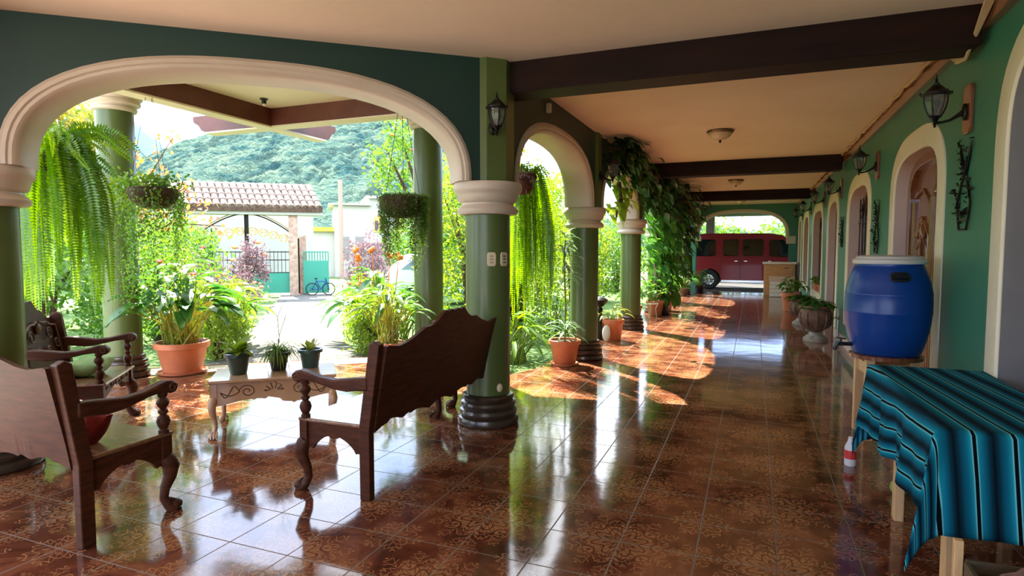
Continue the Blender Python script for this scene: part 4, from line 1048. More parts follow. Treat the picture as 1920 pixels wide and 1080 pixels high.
# ------------------------------------------------------------------ blue barrel on a stool
bx, by = 1.0, 5.55
t = thing('wooden_stool', 'low wooden stool carrying the blue barrel', 'stool', (bx, by, 0), .1)
mb = MB(); mb.lathe([(.24, .635), (.26, .64), (.262, .665), (.25, .672)], n=32); mb.build('stool_top', 'doorwood', t)
for sx in (-1, 1):
    for sy in (-1, 1):
        mb = MB(); mb.box((sx * .15, sy * .15, .32), (.06, .06, .64)); mb.build('leg', 'pine', t, smooth=False)
for s in (-1, 1):
    mb = MB(); mb.box((0, s * .15, .56), (.32, .025, .09)); mb.build('rail', 'pine', t, smooth=False)
    mb = MB(); mb.box((s * .15, 0, .56), (.025, .32, .09)); mb.build('rail', 'pine', t, smooth=False)
t = thing('water_barrel', 'large blue plastic water barrel with a grey-white lid', 'barrel', (bx, by, .673))
mb = MB(); mb.lathe([(.215, 0), (.23, .006), (.245, .03), (.272, .12), (.291, .22), (.302, .33), (.3035, .335), (.3035, .345), (.302, .35), (.303, .42), (.300, .47), (.3015, .475), (.3015, .485), (.299, .49), (.288, .56), (.268, .63), (.245, .69), (.238, .70), (.238, .72), (.2, .722)], n=56)
mb.build('barrel_body', 'blue', t)
mb = MB(); mb.lathe([(.236, .715), (.252, .716), (.256, .724), (.254, .745), (.244, .755), (.236, .757), (.228, .772), (.20, .782), (.001, .786)], n=56); mb.build('lid', 'lid', t)
ah = -1.47
mb = MB(); vs = []
pts = []
for q in np.linspace(0, 2 * PI, 30):
    aa = ah + .16 * math.copysign(abs(math.cos(q)) ** .5, math.cos(q)) * 1.35; zz = .62 + .028 * math.copysign(abs(math.sin(q)) ** .6, math.sin(q)); rr_ = .280 - (zz - .62) * .3 - .004
    pts.append((rr_ * math.cos(aa), rr_ * math.sin(aa), zz))
mb.tube(pts, .011, 8)
mb.tube([(.268 * math.cos(ah + k), .268 * math.sin(ah + k), .622) for k in np.linspace(-.19, .19, 9)], .022, 8, flat=1)
mb.build('handle_recess', 'darkpl', t, label='black recessed handle')
mb = MB(); a = PI + .25; c, s = math.cos(a), math.sin(a)
mb.tube([(.24 * c, .24 * s, .07), (.36 * c, .36 * s, .07)], .016, 10); mb.tube([(.36 * c, .36 * s, .085), (.385 * c, .385 * s, .04), (.385 * c, .385 * s, .02)], [.018, .018, .014], 10); mb.tube([(.34 * c, .34 * s, .07), (.34 * c, .34 * s, .11)], .008, 8); mb.tube([(.34 * c - .03, .34 * s + .03, .115), (.34 * c + .03, .34 * s - .03, .115)], .007, 8)
mb.build('tap', 'darkpl', t, label='black plastic tap')

t = thing('standpipe', 'thin grey water pipe with a valve standing by the right wall near the urn', 'pipe', (1.27, 10.75, 0))
mb = MB(); mb.tube([(0, 0, 0), (0, 0, .52), (0, .02, .57)], .018, 10); mb.build('pipe', 'steel', t)
mb = MB(); mb.sphere((0, 0, .42), .03); mb.tube([(0, 0, .42), (-.05, 0, .42)], .010, 8); mb.build('valve', 'brass', t)

# ------------------------------------------------------------------ table with the striped cloth
TX0, TX1, TY0, TY1, TZ = .75, 1.32, 2.98, 4.52, .74
t = thing('wooden_table', 'rough pine table under the striped turquoise cloth', 'table', ((TX0 + TX1) / 2, (TY0 + TY1) / 2, 0))
cxx, cyy = (TX0 + TX1) / 2, (TY0 + TY1) / 2
mb = MB(); mb.box((0, 0, TZ - .015), (TX1 - TX0, TY1 - TY0, .03)); mb.build('table_top', 'pine', t, smooth=False)
for lx, ly in ((TX0 + .03, 3.84), (TX1 - .05, 3.84), (TX0 + .06, 3.03), (TX1 - .05, 3.03)):
    mb = MB(); mb.box((lx - cxx, ly - cyy, (TZ - .03) / 2), (.045, .075, TZ - .03)); mb.build('leg', 'pine', t, smooth=False, bevel=.003)
mb = MB(); mb.box((0, 3.84 - cyy, .64), (TX1 - TX0 - .1, .02, .09)); mb.build('rail', 'pine', t, smooth=False)
def cloth():
    ox, oy = .42, .44; nx, ny = 90, 110; U0, U1 = -ox, TX1 - TX0 + .015; V0, V1 = -oy, TY1 - TY0 + .50
    vs = []; fs = []; uv = []
    zt = TZ + .006
    for j in range(ny + 1):
        v = V0 + (V1 - V0) * j / ny
        for i in range(nx + 1):
            u = U0 + (U1 - U0) * i / nx
            Ly = TY1 - TY0
            hem = .02 * math.sin(v * 9) * max(0, -u / ox)
            if u >= 0 and 0 <= v <= Ly: x, y, z = u, v, zt
            elif u >= 0 and v < 0:
                a = -v; z = zt - a; sw = min(1, a / .2)
                x, y = u, -.012 - sw * (.012 + .010 * math.sin(u * 17 + 1)) - .0 * a
            elif u >= 0 and v > Ly:
                a = v - Ly; x, y, z = u, Ly + .012, zt - a
            elif u < 0 and 0 <= v <= Ly:
                a = -u; k = a / ox; z = zt - a * (.98 + .06 * math.sin(v * 7)); sw = min(1, a / .12)
                far = max(0, (v - Ly + .35) / .35)
                x = -.012 - sw * (.015 + .022 * math.sin(v * 13 + 2) * k + .012 * math.sin(v * 31) * k) - .06 * far * far * k
                y = v + .02 * math.sin(u * 12) * k
            else:
                if v < 0: cy0 = 0; b = -v; sgn = -1
                else: cy0 = Ly; b = v - Ly; sgn = 1
                a = -u; r = math.hypot(a, b); ph = math.atan2(b, a)
                al = min(ph, PI / 2 - ph)
                dn = math.cos(al * .45); ou = math.sin(al * .9) * (.62 if sgn < 0 else .40)
                ox_, oy_ = -.82, sgn * .57
                x = -.012 + r * ou * ox_ * .55 - .02 * math.cos(ph); y = cy0 + r * ou * oy_ * .55 + sgn * .02 * math.sin(ph) + sgn * .012
                z = zt - r * dn * 1.03
                z = max(z, .02)
            vs.append((TX0 + x, TY0 + y, z)); uv.append((u + v * .085 + .031, v))
    for j in range(ny):
        for i in range(nx):
            a = j * (nx + 1) + i; fs.append((a, a + 1, a + nx + 2, a + nx + 1))
    mb = MB(); mb.add(vs, fs); o = mb.build('striped_cloth', 'serape', angle=3)
    l = o.data.uv_layers.new(name='cloth')
    for lp in o.data.loops: l.data[lp.index].uv = uv[lp.vertex_index]
    so = o.modifiers.new('solid', 'SOLIDIFY'); so.thickness = .004; so.offset = 1
    return tag(o, 'turquoise and black striped woven cloth draped over the table at right', 'tablecloth')
cloth()
# things under the table
t = thing('wooden_crate', 'wooden crate with dark side boards standing under the near end of the cloth', 'crate', (1.02, 2.50, 0))
for sx in (-1, 1):
    for sy in (-1, 1):
        mb = MB(); mb.box((sx * .27, sy * .20, .20), (.03, .03, .40)); mb.build('post', 'pine', t, smooth=False, bevel=.003)
for sy in (-1, 1):
    for z in (.10, .26):
        mb = MB(); mb.box((0, sy * .18, z), (.50, .014, .15)); mb.build('side_board', 'pinedark', t, smooth=False, label='dark side board')
for sx in (-1, 1):
    mb = MB(); mb.box((sx * .25, 0, .18), (.014, .34, .30)); mb.build('end_board', 'pinedark', t, smooth=False)
mb = MB(); mb.box((0, 0, .03), (.50, .36, .012)); mb.build('bottom_board', 'pinedark', t, smooth=False)
def sack(name, label, loc, d, m, seed, cat='bag'):
    r = random.Random(seed); mb = MB(); mb.sphere((0, 0, 0), 1, 18, 12)
    mb.v = [(x * d[0] * (1 + r.uniform(-.08, .08)), y * d[1] * (1 + r.uniform(-.08, .08)), max(-.8, z) * d[2] * (1 + r.uniform(-.06, .06))) for x, y, z in mb.v]
    o = mb.build(name, m); o.location = (loc[0], loc[1], loc[2] + .8 * d[2] + .0); return tag(o, label, cat)
sack('plastic_sack', 'printed brown sack lying in the crate under the table', (.95, 2.52, .04), (.19, .13, .20), 'bagprint', 1)
sack('plastic_sack', 'grey plastic bag in the right of the crate under the table', (1.19, 2.50, .04), (.065, .12, .21), 'bagplastic', 2)
mb = MB(); mb.lathe([(.035, 0), (.038, .01), (.038, .13), (.02, .17), (.015, .20), (.001, .202)], n=16)
o = mb.build('plastic_bottle', 'bottle'); o.location = (.66, 4.70, 0); tag(o, 'small pale plastic bottle on the floor past the far corner of the table', 'bottle')
mb = MB(); mb.lathe([(.0385, .05), (.0385, .11)], n=16, caps=False); mb.build('bottle_label', 'bottlered', o, label='red label')
for k, (x, y, lab) in enumerate([(.86, 4.22, 'green-yellow fruit on the floor under the table, nearest the leg'), (.94, 4.30, 'green-yellow fruit on the floor under the table, behind the first')]):
    mb = MB(); mb.sphere((0, 0, 0), .05, 14, 10, sz=.95); o = mb.build('fruit', 'lime'); o.location = (x, y, .048); tag(o, lab, 'fruit', 'fruits under the table')

# ------------------------------------------------------------------ red van in the carport
def van():
    t = thing('van', 'dark red passenger van parked across the end of the corridor', 'van', (-2.75, 24.55, -.04))
    Lx, Wd = 5.55, 1.95
    # body side profile (x from rear, z)
    prof_ = [(0.05, .38), (0.0, .60), (.02, 1.15), (.08, 1.75), (.16, 2.02), (.36, 2.14), (1.2, 2.17), (3.3, 2.15), (3.75, 2.08), (4.02, 1.86), (4.42, 1.32), (4.75, 1.20), (5.35, 1.06), (5.50, .92), (5.55, .60), (5.48, .36)]
    def arch(cx, r=.45, z0=.36):
        return [(cx + r * math.cos(a), z0 + r * math.sin(a)) for a in np.linspace(.02, PI - .02, 14)]
    body = prof_ + arch(4.62) + arch(1.15)
    mb = MB(); n = len(body)
    rings = [(0.05, -.0), (0, .0)]
    def ins(z): return .16 * max(0, (z - 1.1) / 1.05) ** 1.6
    ys = [(lambda z: ins(z) + .03), (lambda z: ins(z)), (lambda z: Wd - ins(z)), (lambda z: Wd - ins(z) - .03)]
    vs = []
    cen = (2.7, 1.2)
    for k, fy in enumerate(ys):
        sc = .985 if k in (0, 3) else 1
        for x, z in body: vs.append((cen[0] + (x - cen[0]) * sc, fy(z) - (.03 if k == 0 else (-.03 if k == 3 else 0)) , cen[1] + (z - cen[1]) * sc))
    fs = [tuple(range(n))]
    for k in range(3):
        for i in range(n): j = (i + 1) % n; fs.append((k * n + i, (k + 1) * n + i, (k + 1) * n + j, k * n + j))
    fs.append(tuple(reversed(range(3 * n, 4 * n))))
    mb.add(vs, fs); mb.build('body', 'red_paint', t, angle=.5)
    def panel(pts, nm, m, y=-.012, th=.02, **k):
        mb = MB(); mb.prism(pts, lambda a, b, q: (a, q + ins(b) * 1.0, b), y, y + th); return mb.build(nm, m, t, smooth=False, **k)
    def rr(x0, x1, z0, z1, c=.06, sl=0):
        return [(x0 + c, z0), (x1 - c, z0), (x1, z0 + c), (x1 - sl, z1 - c), (x1 - sl - c, z1), (x0 + c, z1), (x0, z1 - c), (x0, z0 + c)]
    for a, b in ((.22, 1.38), (1.66, 2.22), (2.36, 3.10)): panel(rr(a, b, 1.30, 1.93), 'side_window', 'blackglass')
    panel(rr(3.30, 4.25, 1.28, 1.90, .05, .42), 'front_window', 'blackglass')
    mb = MB()
    for x in (1.56, 2.29, 3.20, 4.30):
        mb.box((x, -.004, .80 if x != 4.30 else .85), (.012, .008, .92))
    mb.build('door_seam', 'darkpl', t, smooth=False)
    for x in (2.14, 2.48, 3.32): 
        mb = MB(); mb.box((x, -.02, 1.10), (.12, .03, .03)); mb.build('door_handle', 'chrome', t, bevel=.006, smooth=False)
    panel([(.1, .34), (1.0, .34), (1.0, .40), (.1, .40)], 'side_trim', 'darkpl', -.03, .03)
    panel([(1.62, .30), (4.15, .30), (4.15, .37), (1.62, .37)], 'running_board', 'chrome', -.05, .06)
    mb = MB(); mb.box((-.03, Wd / 2, .50), (.14, Wd - .1, .18)); mb.build('rear_bumper', 'chrome', t, bevel=.03)
    mb = MB(); mb.box((5.58, Wd / 2, .48), (.14, Wd - .1, .20)); mb.build('front_bumper', 'chrome', t, bevel=.03)
    mb = MB(); mb.box((5.50, .25, .85), (.10, .3, .2)); mb.build('headlight', 'glass', t, bevel=.02)
    mb = MB(); mb.box((4.05, -.14, 1.38), (.12, .18, .24)); mb.box((4.05, -.03, 1.30), (.05, .12, .05)); mb.build('side_mirror', 'darkpl', t, bevel=.02)
    for x in (1.15, 4.62):
        for y in (.13, Wd - .13):
            sg = -1 if y < 1 else 1
            P = lambda c: (x, y + c[1], .37 + c[0])
            mb = MB(); R = .385; pr = [(.20, -.11), (.33, -.125), (.375, -.10), (.385, -.06), (.385, .06), (.375, .10), (.33, .12), (.20, .11)]
            vs = []; fs = []; nn_ = 36
            for r, yy in pr:
                for i in range(nn_): a = 2 * PI * i / nn_; vs.append((x + r * math.cos(a), y + yy, .385 + r * math.sin(a)))
            for k in range(len(pr) - 1):
                for i in range(nn_): j = (i + 1) % nn_; fs.append((k * nn_ + i, (k + 1) * nn_ + i, (k + 1) * nn_ + j, k * nn_ + j))
            mb.add(vs, fs); w = mb.build('wheel', 'tyre', t)
            mb = MB(); yy = y + sg * .09
            mb.tube([(x + .20 * math.cos(a), yy, .385 + .20 * math.sin(a)) for a in np.linspace(0, 2 * PI, 33)], .018, 6)
            for i in range(8):
                a = 2 * PI * i / 8; mb.tube([(x + .05 * math.cos(a), yy + sg * .02, .385 + .05 * math.sin(a)), (x + .19 * math.cos(a + .06), yy - sg * .01, .385 + .19 * math.sin(a + .06))], [.030, .036], 6)
            mb.tube([(x, yy - .03, .385), (x, yy + sg * .04, .385)], .065, 14); mb.tube([(x, y - .06, .385), (x, y + .06, .385)], .205, 24)
            mb.build('wheel_rim', 'chrome', w)
    return t
van()
# carport
mb = MB(); mb.box2((-5.2, YE + .32, 2.92), (6, 27.8, 3.10)); tag(mb.build('carport_roof', 'beam', smooth=False), 'dark flat carport roof edge above the van', 'roof', kind='structure')
for x, lab in ((-1.75, 'pale grey carport post behind the left of the van'), (1.75, 'grey carport post behind the right of the van')):
    mb = MB(); mb.box2((x - .17, 27.3, -.05), (x + .17, 27.6, 2.93)); tag(mb.build('carport_post', 'grey', smooth=False), lab, 'post', kind='thing')

# white topped cabinet and crate by the end arch
t = thing('storage_cabinet', 'orange wooden cabinet with pale top standing by the end arch in front of the van', 'cabinet', (.80, 21.75, 0))
mb = MB(); mb.box((0, 0, .51), (.92, .5, 1.02)); mb.build('carcass', 'boxwood', t, bevel=.006, smooth=False)
mb = MB(); mb.box((0, 0, 1.06), (1.02, .58, .07)); mb.build('worktop', 'boxwhite', t, bevel=.008, smooth=False)
for z in (.82, .40):
    mb = MB(); mb.box((0, -.255, z), (.80, .02, .26 if z > .6 else .5)); d_ = mb.build('drawer' if z > .6 else 'door', 'boxwood', t, bevel=.005, smooth=False)
    mb = MB(); mb.box((.22, -.275, z + .08), (.14, .02, .02)); mb.build('handle', 'darkpl', d_)
t = thing('wooden_crate', 'pinkish slatted crate on the floor in front of the orange cabinet', 'crate', (.86, 21.0, 0))
mb = MB(); mb.box((0, 0, .57), (.74, .44, .16)); mb.build('top_board', 'boxpink', t, bevel=.006, smooth=False, label='pinkish top board')
for k in range(4):
    mb = MB(); mb.box((0, -.20, .07 + k * .125), (.70, .02, .11)); mb.build('slat', 'boxwhite', t, smooth=False)
for sx in (-1, 1):
    mb = MB(); mb.box((sx * .34, 0, .25), (.03, .40, .49)); mb.build('side_board', 'boxpink', t, smooth=False)

# ------------------------------------------------------------------ gate front
def GP(s0):  # plane across the path at distance s0
    return lambda a, b, t: G(s0 + t, a, b)
t = thing('gate_roof', 'clay tiled gate roof with white fascia at the end of the garden path', 'roof')
S0 = 13.75
mb = MB()
nT = 26; tl, tr = -5.3, .55
for k in range(nT):
    tc0 = tl + (tr - tl) * (k + .5) / nT; w = (tr - tl) / nT * .52
    for r_ in range(4):
        f0, f1 = r_ / 4, (r_ + 1) / 4 + .06
        p0 = G(S0 - .25 + f0 * 1.25, tc0 - f0 * .35, 2.90 + f0 * .80); p1 = G(S0 - .25 + f1 * 1.25, tc0 - f1 * .35, 2.90 + f1 * .80)
        mb.tube([p0, p1], [w * 1.05, w * .85], 8)
mb.build('roof_tiles', 'rooftile', t, kind=None)
mb = MB(); q0, q1, q2, q3 = G(S0 - .28, tl, 2.86), G(S0 - .28, tr, 2.86), G(S0 + 1.1, tr - .35, 3.68), G(S0 + 1.1, tl, 3.68)
mb.add([q0, q1, q2, q3] + [(a, b, c - .10) for a, b, c in (q0, q1, q2, q3)], [(0, 1, 2, 3), (7, 6, 5, 4), (0, 4, 5, 1), (1, 5, 6, 2), (2, 6, 7, 3), (3, 7, 4, 0)]); mb.build('roof_deck', 'bark', t, smooth=False)
mb = MB(); mb.prism([(tl, 2.66), (tr, 2.66), (tr, 2.85), (tl, 2.85)], GP(S0), -.22, .5); mb.build('fascia', 'white', t, smooth=False, label='white fascia beam')
mb = MB(); mb.tube([G(S0 + 1.05, tl, 3.72), G(S0 + 1.05, tr - .35, 3.72)], .09, 8); mb.build('ridge', 'rooftile', t)
for tt, lab in ((-.42, 'brown brick post at the right end of the gate roof'), (-5.1, 'brown brick post at the left end of the gate roof, hidden by plants')):
    mb = MB(); mb.prism([(tt - .14, -.1), (tt + .14, -.1), (tt + .14, 2.66), (tt - .14, 2.66)], GP(S0), -.1, .2); tag(mb.build('gate_post', 'stonepost', smooth=False), lab, 'post')
mb = MB(); mb.prism([(-.27, -.1), (-.02, -.1), (-.02, 2.0), (-.27, 1.9)], GP(S0), .25, .6); tag(mb.build('brick_pier', 'stonepost', smooth=False), 'short orange brick pier right beside the gate post', 'pier', kind='thing')
gt = thing('iron_gate', 'arched wrought iron gate with gold scrolls and green lower panels', 'gate', G(S0 + .05, -1.88, -.05))
gx = lambda a, z, q=0: (mv.x * a + nv.x * q, mv.y * a + nv.y * q, z + .05)
def top(a): return 1.75 + .95 * max(0, 1 - (abs(a) / 1.75) ** 1.7)
for sg, nm in ((-1, 'left'), (1, 'right')):
    lo, hi = (-1.68, -.04) if sg < 0 else (.04, 1.62)
    mb = MB()
    mb.tube([gx(lo, 0), gx(lo, top(lo))], .03, 6); mb.tube([gx(hi, 0), gx(hi, top(hi))], .03, 6)
    mb.tube([gx(a, top(a)) for a in np.linspace(lo, hi, 16)], .022, 6)
    for z in (.72, 1.15, 1.42): mb.tube([gx(lo, z), gx(hi, z)], .018, 6)
    lf_ = mb.build('gate_leaf', 'iron', gt)
    mb = MB()
    for k in range(13):
        a = lo + (hi - lo) * (k + .5) / 13; mb.tube([gx(a, .7), gx(a, 1.45)], .009, 5)
    mb.build('bars', 'iron', lf_)
    mb = MB()
    for k in range(5):
        c = lo + (hi - lo) * (k + .5) / 5; zc = (1.5 + top(c)) / 2; R0 = min(.17, (top(c) - 1.5) * .5)
        if R0 > .04:
            for s2 in (-1, 1): mb.tube([gx(c + s2 * R0 * (1 - .75 * q) * math.cos(q * 9), zc + R0 * (1 - .75 * q) * math.sin(q * 9)) for q in np.linspace(0, 1, 16)], .012, 5)
    mb.tube([gx(a, top(a) + .07) for a in np.linspace(lo, hi, 16)], .016, 5)
    mb.build('scrollwork', 'gold', lf_, label='gold scrollwork')
    mb = MB(); mb.prism([(lo + .03, .03), (hi - .03, .03), (hi - .03, .72), (lo + .03, .72)], lambda a, b, q: gx(a, b, q), -.01, .01); mb.build('lower_panel', 'tealgate', lf_, smooth=False, label='green sheet panel')
mb = MB(); mb.tube([gx(0, 0), gx(0, 2.75)], .035, 8); mb.sphere(gx(0, 2.78), .06); mb.build('centre_post', 'iron', gt)
mb = MB(); mb.tube([gx(-1.05, .7, -.02), gx(-1.05, 2.2, -.02)], .03, 8); mb.build('side_post', 'iron', gt)
t = thing('garden_door', 'solid teal green door right of the brown gate post', 'gate', G(S0 + .1, .30, -.05))
mb = MB(); mb.prism([(-.42, .0), (.42, .0), (.42, 1.12), (-.42, 1.12)], lambda a, b, q: gx(a, b, q), 0, .05); mb.build('door_panel', 'tealgate', t, smooth=False)
mb = MB()
for k in range(10): mb.tube([gx(-.40 + k * .09, 1.1, .02), gx(-.40 + k * .09, 1.40, .02)], .018, 5)
mb.tube([gx(-.42, 1.42, .02), gx(.42, 1.42, .02)], .02, 5); mb.build('railing', 'tealgate', t)
# bicycle against the teal door
t = thing('bicycle', 'small blue bicycle leaning in front of the teal garden door', 'bicycle', G(S0 - .35, .42, -.05))
for a in (-.26, .28):
    mb = MB(); mb.tube([gx(a + .2 * math.cos(q), .16 + .2 * math.sin(q)) for q in np.linspace(0, 2 * PI, 25)], .018, 6)
    for k in range(6): q = PI * k / 6; mb.tube([gx(a + .2 * math.cos(q), .16 + .2 * math.sin(q)), gx(a - .2 * math.cos(q), .16 - .2 * math.sin(q))], .004, 4)
    mb.build('wheel', 'tyre', t)
mb = MB()
for A_, B_ in (((-.26, .16), (-.12, .42)), ((-.12, .42), (.20, .42)), ((-.12, .42), (.02, .16)), ((.02, .16), (.20, .42)), ((.02, .16), (-.26, .16)), ((.28, .16), (.18, .52))): mb.tube([gx(*A_), gx(*B_)], .018, 6)
mb.build('bicycle_frame', 'blue', t)
mb = MB(); mb.tube([gx(-.12, .42), gx(-.13, .50)], .012, 6); mb.sphere(gx(-.13, .52), .06, 10, 6, sz=.4); mb.build('saddle', 'darkpl', t)
mb = MB(); mb.tube([gx(.16, .53, -.12), gx(.18, .52), gx(.16, .53, .12)], .012, 6); mb.build('handlebar', 'darkpl', t)

# street beyond
mb = MB(); mb.prism([(-14, -.2), (.2, -.2), (.2, 3.3), (-14, 3.3)], GP(20), 0, .3); tag(mb.build('street_wall', 'white', smooth=False), 'long white wall across the street behind the gate', 'wall', kind='structure')
hs = thing('house', 'cream two-storey house with arched windows beyond the gate', 'house', G(28.5, 3.9, 0))
mb = MB(); mb.prism([(-2.6, -.2), (7, -.2), (7, 4.45), (-.6, 4.45), (-.6, 4.0), (-2.6, 4.0)], lambda a, b, q: gx(a, b, q), 0, 5); mb.build('house_wall', 'white', hs, smooth=False)
mb = MB(); mb.prism([(-2.9, 4.02), (-.5, 4.02), (-.5, 4.12), (-2.9, 4.12)], lambda a, b, q: gx(a, b, q), -.3, 5); mb.prism([(-.8, 4.45), (7.2, 4.45), (7.2, 4.6), (-.8, 4.6)], lambda a, b, q: gx(a, b, q), -.3, 5); mb.build('roof_edge', 'white', hs, smooth=False)
for a0 in (-.95 + .9, 1.2, 2.5):
    mb = MB(); mb.prism([(a0 - .32, 2.45), (a0 + .32, 2.45)] + [(a0 + .32 * math.cos(q), 3.15 + .32 * math.sin(q)) for q in np.linspace(0, PI, 10)], lambda a, b, q: gx(a, b, q), -.04, .03); w_ = mb.build('window', 'boxwood', hs, smooth=False)
    for sx in (-1, 1):
        mb = MB(); mb.prism([(a0 + sx * .15 - .09, 2.6), (a0 + sx * .15 + .09, 2.6), (a0 + sx * .15 + .09, 3.15), (a0 + sx * .15 - .09, 3.15)], lambda a, b, q: gx(a, b, q), -.06, -.03); mb.build('window_pane', 'blackglass', w_, smooth=False)
mb = MB()
for k in range(16): mb.tube([gx(-.9 + k * .16, 1.35, -1.2), gx(-.9 + k * .16, 1.85, .1)], .07, 6)
mb.build('porch_roof', 'rooftile', hs)
for a0 in (-2.0, -1.2):
    mb = MB(); mb.prism([(a0 - .22, .9), (a0 + .22, .9), (a0 + .22, 2.2), (a0 - .22, 2.2)], lambda a, b, q: gx(a, b, q), -.03, .02); mb.build('window', 'grey', hs, smooth=False)
mb = MB(); q = G(26.5, 1.6); mb.tube([(q[0], q[1], -.2), (q[0], q[1], 5.3)], .12, 8)
tag(mb.build('utility_pole', 'pole'), 'weathered utility pole standing beside the cream house', 'pole')
mb = MB(); mb.prism([(-3.9, 2.5), (-2.6, 2.5), (-2.6, 2.75), (-3.9, 2.75)], lambda a, b, q: gx(a, b, q), 0, 1.0); mb.build('awning', 'yellowcloth', hs, smooth=False, label='small yellow awning')
mb = MB(); mb.prism([(-4.2, -.2), (-2.6, -.2), (-2.6, 2.52), (-4.2, 2.52)], lambda a, b, q: gx(a, b, q), .3, 2); mb.build('side_wall', 'white', hs, smooth=False)
# car
car = thing('car', 'pale car parked in the garden behind the broad-leaved plants', 'car', G(9.4, 3.9, -.08), dirm)
mb = MB(); mb.prism([(-1.6, .3), (1.7, .3), (1.75, .75), (1.3, .92), (.75, 1.0), (.25, 1.42), (-1.0, 1.46), (-1.5, 1.05), (-1.65, .95)], lambda a, b, q: (a, q, b), -.75, .75); mb.build('car_body', 'carwhite', car, bevel=.06)
mb = MB(); mb.prism([(.72, 1.02), (.28, 1.38), (-.9, 1.40), (-1.35, 1.04)], lambda a, b, q: (a, q, b), -.765, .765); mb.build('side_glass', 'carglass', car, smooth=False)
for x in (-1.05, 1.1):
    for y in (-.7, .7):
        mb = MB(); mb.tube([(x, y - .1, .3), (x, y + .1, .3)], .3, 20); mb.build('wheel', 'tyre', car)

# hills
def hillmesh(name, m, l0, l1, d0, d1, ridge, label, amp, seed, nx=150, ny=70):
    Fv = Vector((-math.sin(YAW), math.cos(YAW))); Rv = Vector((math.cos(YAW), math.sin(YAW)))
    g = np.random.default_rng(seed); vs = []; fs = []
    from mathutils import noise as NZ
    for j in range(ny + 1):
        f = j / ny; dd = d0 + (d1 - d0) * f
        for i in range(nx + 1):
            k = l0 + (l1 - l0) * i / nx
            zr = ridge(k); q = Fv * dd + Rv * (k * dd)
            z = zr * d1 * (min(1, f / .9) ** 1.15) * (1 - max(0, (f - .9) / .1) * .3)
            z += amp * (NZ.noise(Vector((q.x * .012, q.y * .012, seed))) * 1.5 + NZ.noise(Vector((q.x * .05, q.y * .05, 3))) * .35 + (1 - abs(NZ.noise(Vector((q.x * .11, q.y * .05, 7)))) * 2) * .55 + NZ.noise(Vector((q.x * .35, q.y * .16, 9))) * .45) * min(1, f * 4)
            vs.append((q.x, q.y, z + .2))
    for j in range(ny):
        for i in range(nx): a = j * (nx + 1) + i; fs.append((a, a + 1, a + nx + 2, a + nx + 1))
    mb = MB(); mb.add(vs, fs); o = mb.build(name, m, angle=3); return tag(o, label, 'hill', kind='structure')
def ridge1(k):      # k = lateral / depth
    px = k * 1130 + 960
    pts = [(-400, 330), (240, 318), (340, 290), (400, 278), (480, 268), (560, 252), (640, 244), (760, 236), (860, 255), (960, 320), (1080, 430), (1600, 462)]
    for (a, b), (c, d) in zip(pts, pts[1:]):
        if a <= px <= c: return (468 - (b + (d - b) * (px - a) / (c - a))) / 1130
    return .1
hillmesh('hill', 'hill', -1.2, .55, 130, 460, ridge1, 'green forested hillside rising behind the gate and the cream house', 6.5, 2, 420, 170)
def ridge2(k):
    px = k * 1130 + 960
    return max(.02, (468 - (235 + abs(px - 262) * (.85 if px > 262 else .4))) / 1130)
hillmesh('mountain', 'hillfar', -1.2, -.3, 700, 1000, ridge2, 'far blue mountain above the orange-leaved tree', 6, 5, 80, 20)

# ------------------------------------------------------------------ hanging ferns and baskets
def hook_wire(t, z0, z1, r=.2):
    mb = MB()
    for k in range(3):
        a = 2.1 * k; mb.tube([(0, 0, z1), (r * math.cos(a), r * math.sin(a), z0)], .003, 5)
    mb.tube([(0, 0, z1), (0, 0, z1 + .06)], .004, 5); mb.build('hanging_wire', 'iron', t)
def hanging_fern(name, label, loc, top, rb, n, L0, L1, wid, seed, m='fern', out=(.25, .5), coir='coir', bias=(0, 0), split=.35, crown=0):
    t = thing(name, label, 'hanging plant', loc)
    mb = MB(); mb.lathe([(.02, -rb * .9), (rb * .6, -rb * .75), (rb * .95, -rb * .3), (rb, 0), (rb * .85, .03), (.01, .05)], n=24); mb.build('basket', coir, t)
    hook_wire(t, 0, top - loc[2], rb * .9)
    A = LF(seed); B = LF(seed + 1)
    for k in range(n):
        lf = A if A.r.random() > split else B
        a = A.r.uniform(0, 2 * PI); o = A.r.uniform(*out) * (.5 + .5 * A.r.random()); Lf = A.r.uniform(L0, L1)
        c, s = math.cos(a), math.sin(a); h = A.r.uniform(.04, .22)
        pts = []; 
        for q in np.linspace(0, 1, 12):
            x = rb * .5 + o * (1 - math.exp(-q * 4.2)); z = h * math.sin(min(1, q * 4) * PI) * .8 - Lf * max(0, q - .08) ** 1.25
            pts.append((x * c + bias[0] * (1 - math.exp(-q * 4)), x * s + bias[1] * (1 - math.exp(-q * 4)), z + .02 * math.sin(q * 7 + k)))
        lf.frond(pts, wid * A.r.uniform(.8, 1.2), .026)
    for k in range(crown):
        a = -.9 + 1.9 * k / max(1, crown - 1) + A.r.gauss(0, .1) + .15; c, s = math.cos(a), math.sin(a); Lx = A.r.uniform(.45, .85); hh = A.r.uniform(.0, .28)
        pts = [(c * Lx * q, s * Lx * q, hh * math.sin(q * 2.2) + .06 - .28 * q * q) for q in np.linspace(.05, 1, 9)]
        (A if k % 3 else B).frond(pts, wid * 1.0, .024)
    A.build('fronds', m, t); 
    if B.V: B.build('dark_fronds', 'ferndark', t, label='darker fronds')  # random share of the fronds in the darker leaf colour
    return t
hanging_fern('hanging_fern', 'huge hanging fern with long drooping bright fronds at the left behind the arch', (-5.98, 3.62, 2.38), ZP, .20, 76, .80, 1.75, .14, 41, out=(.16, .40), bias=(.07, .05), split=.3, crown=16)
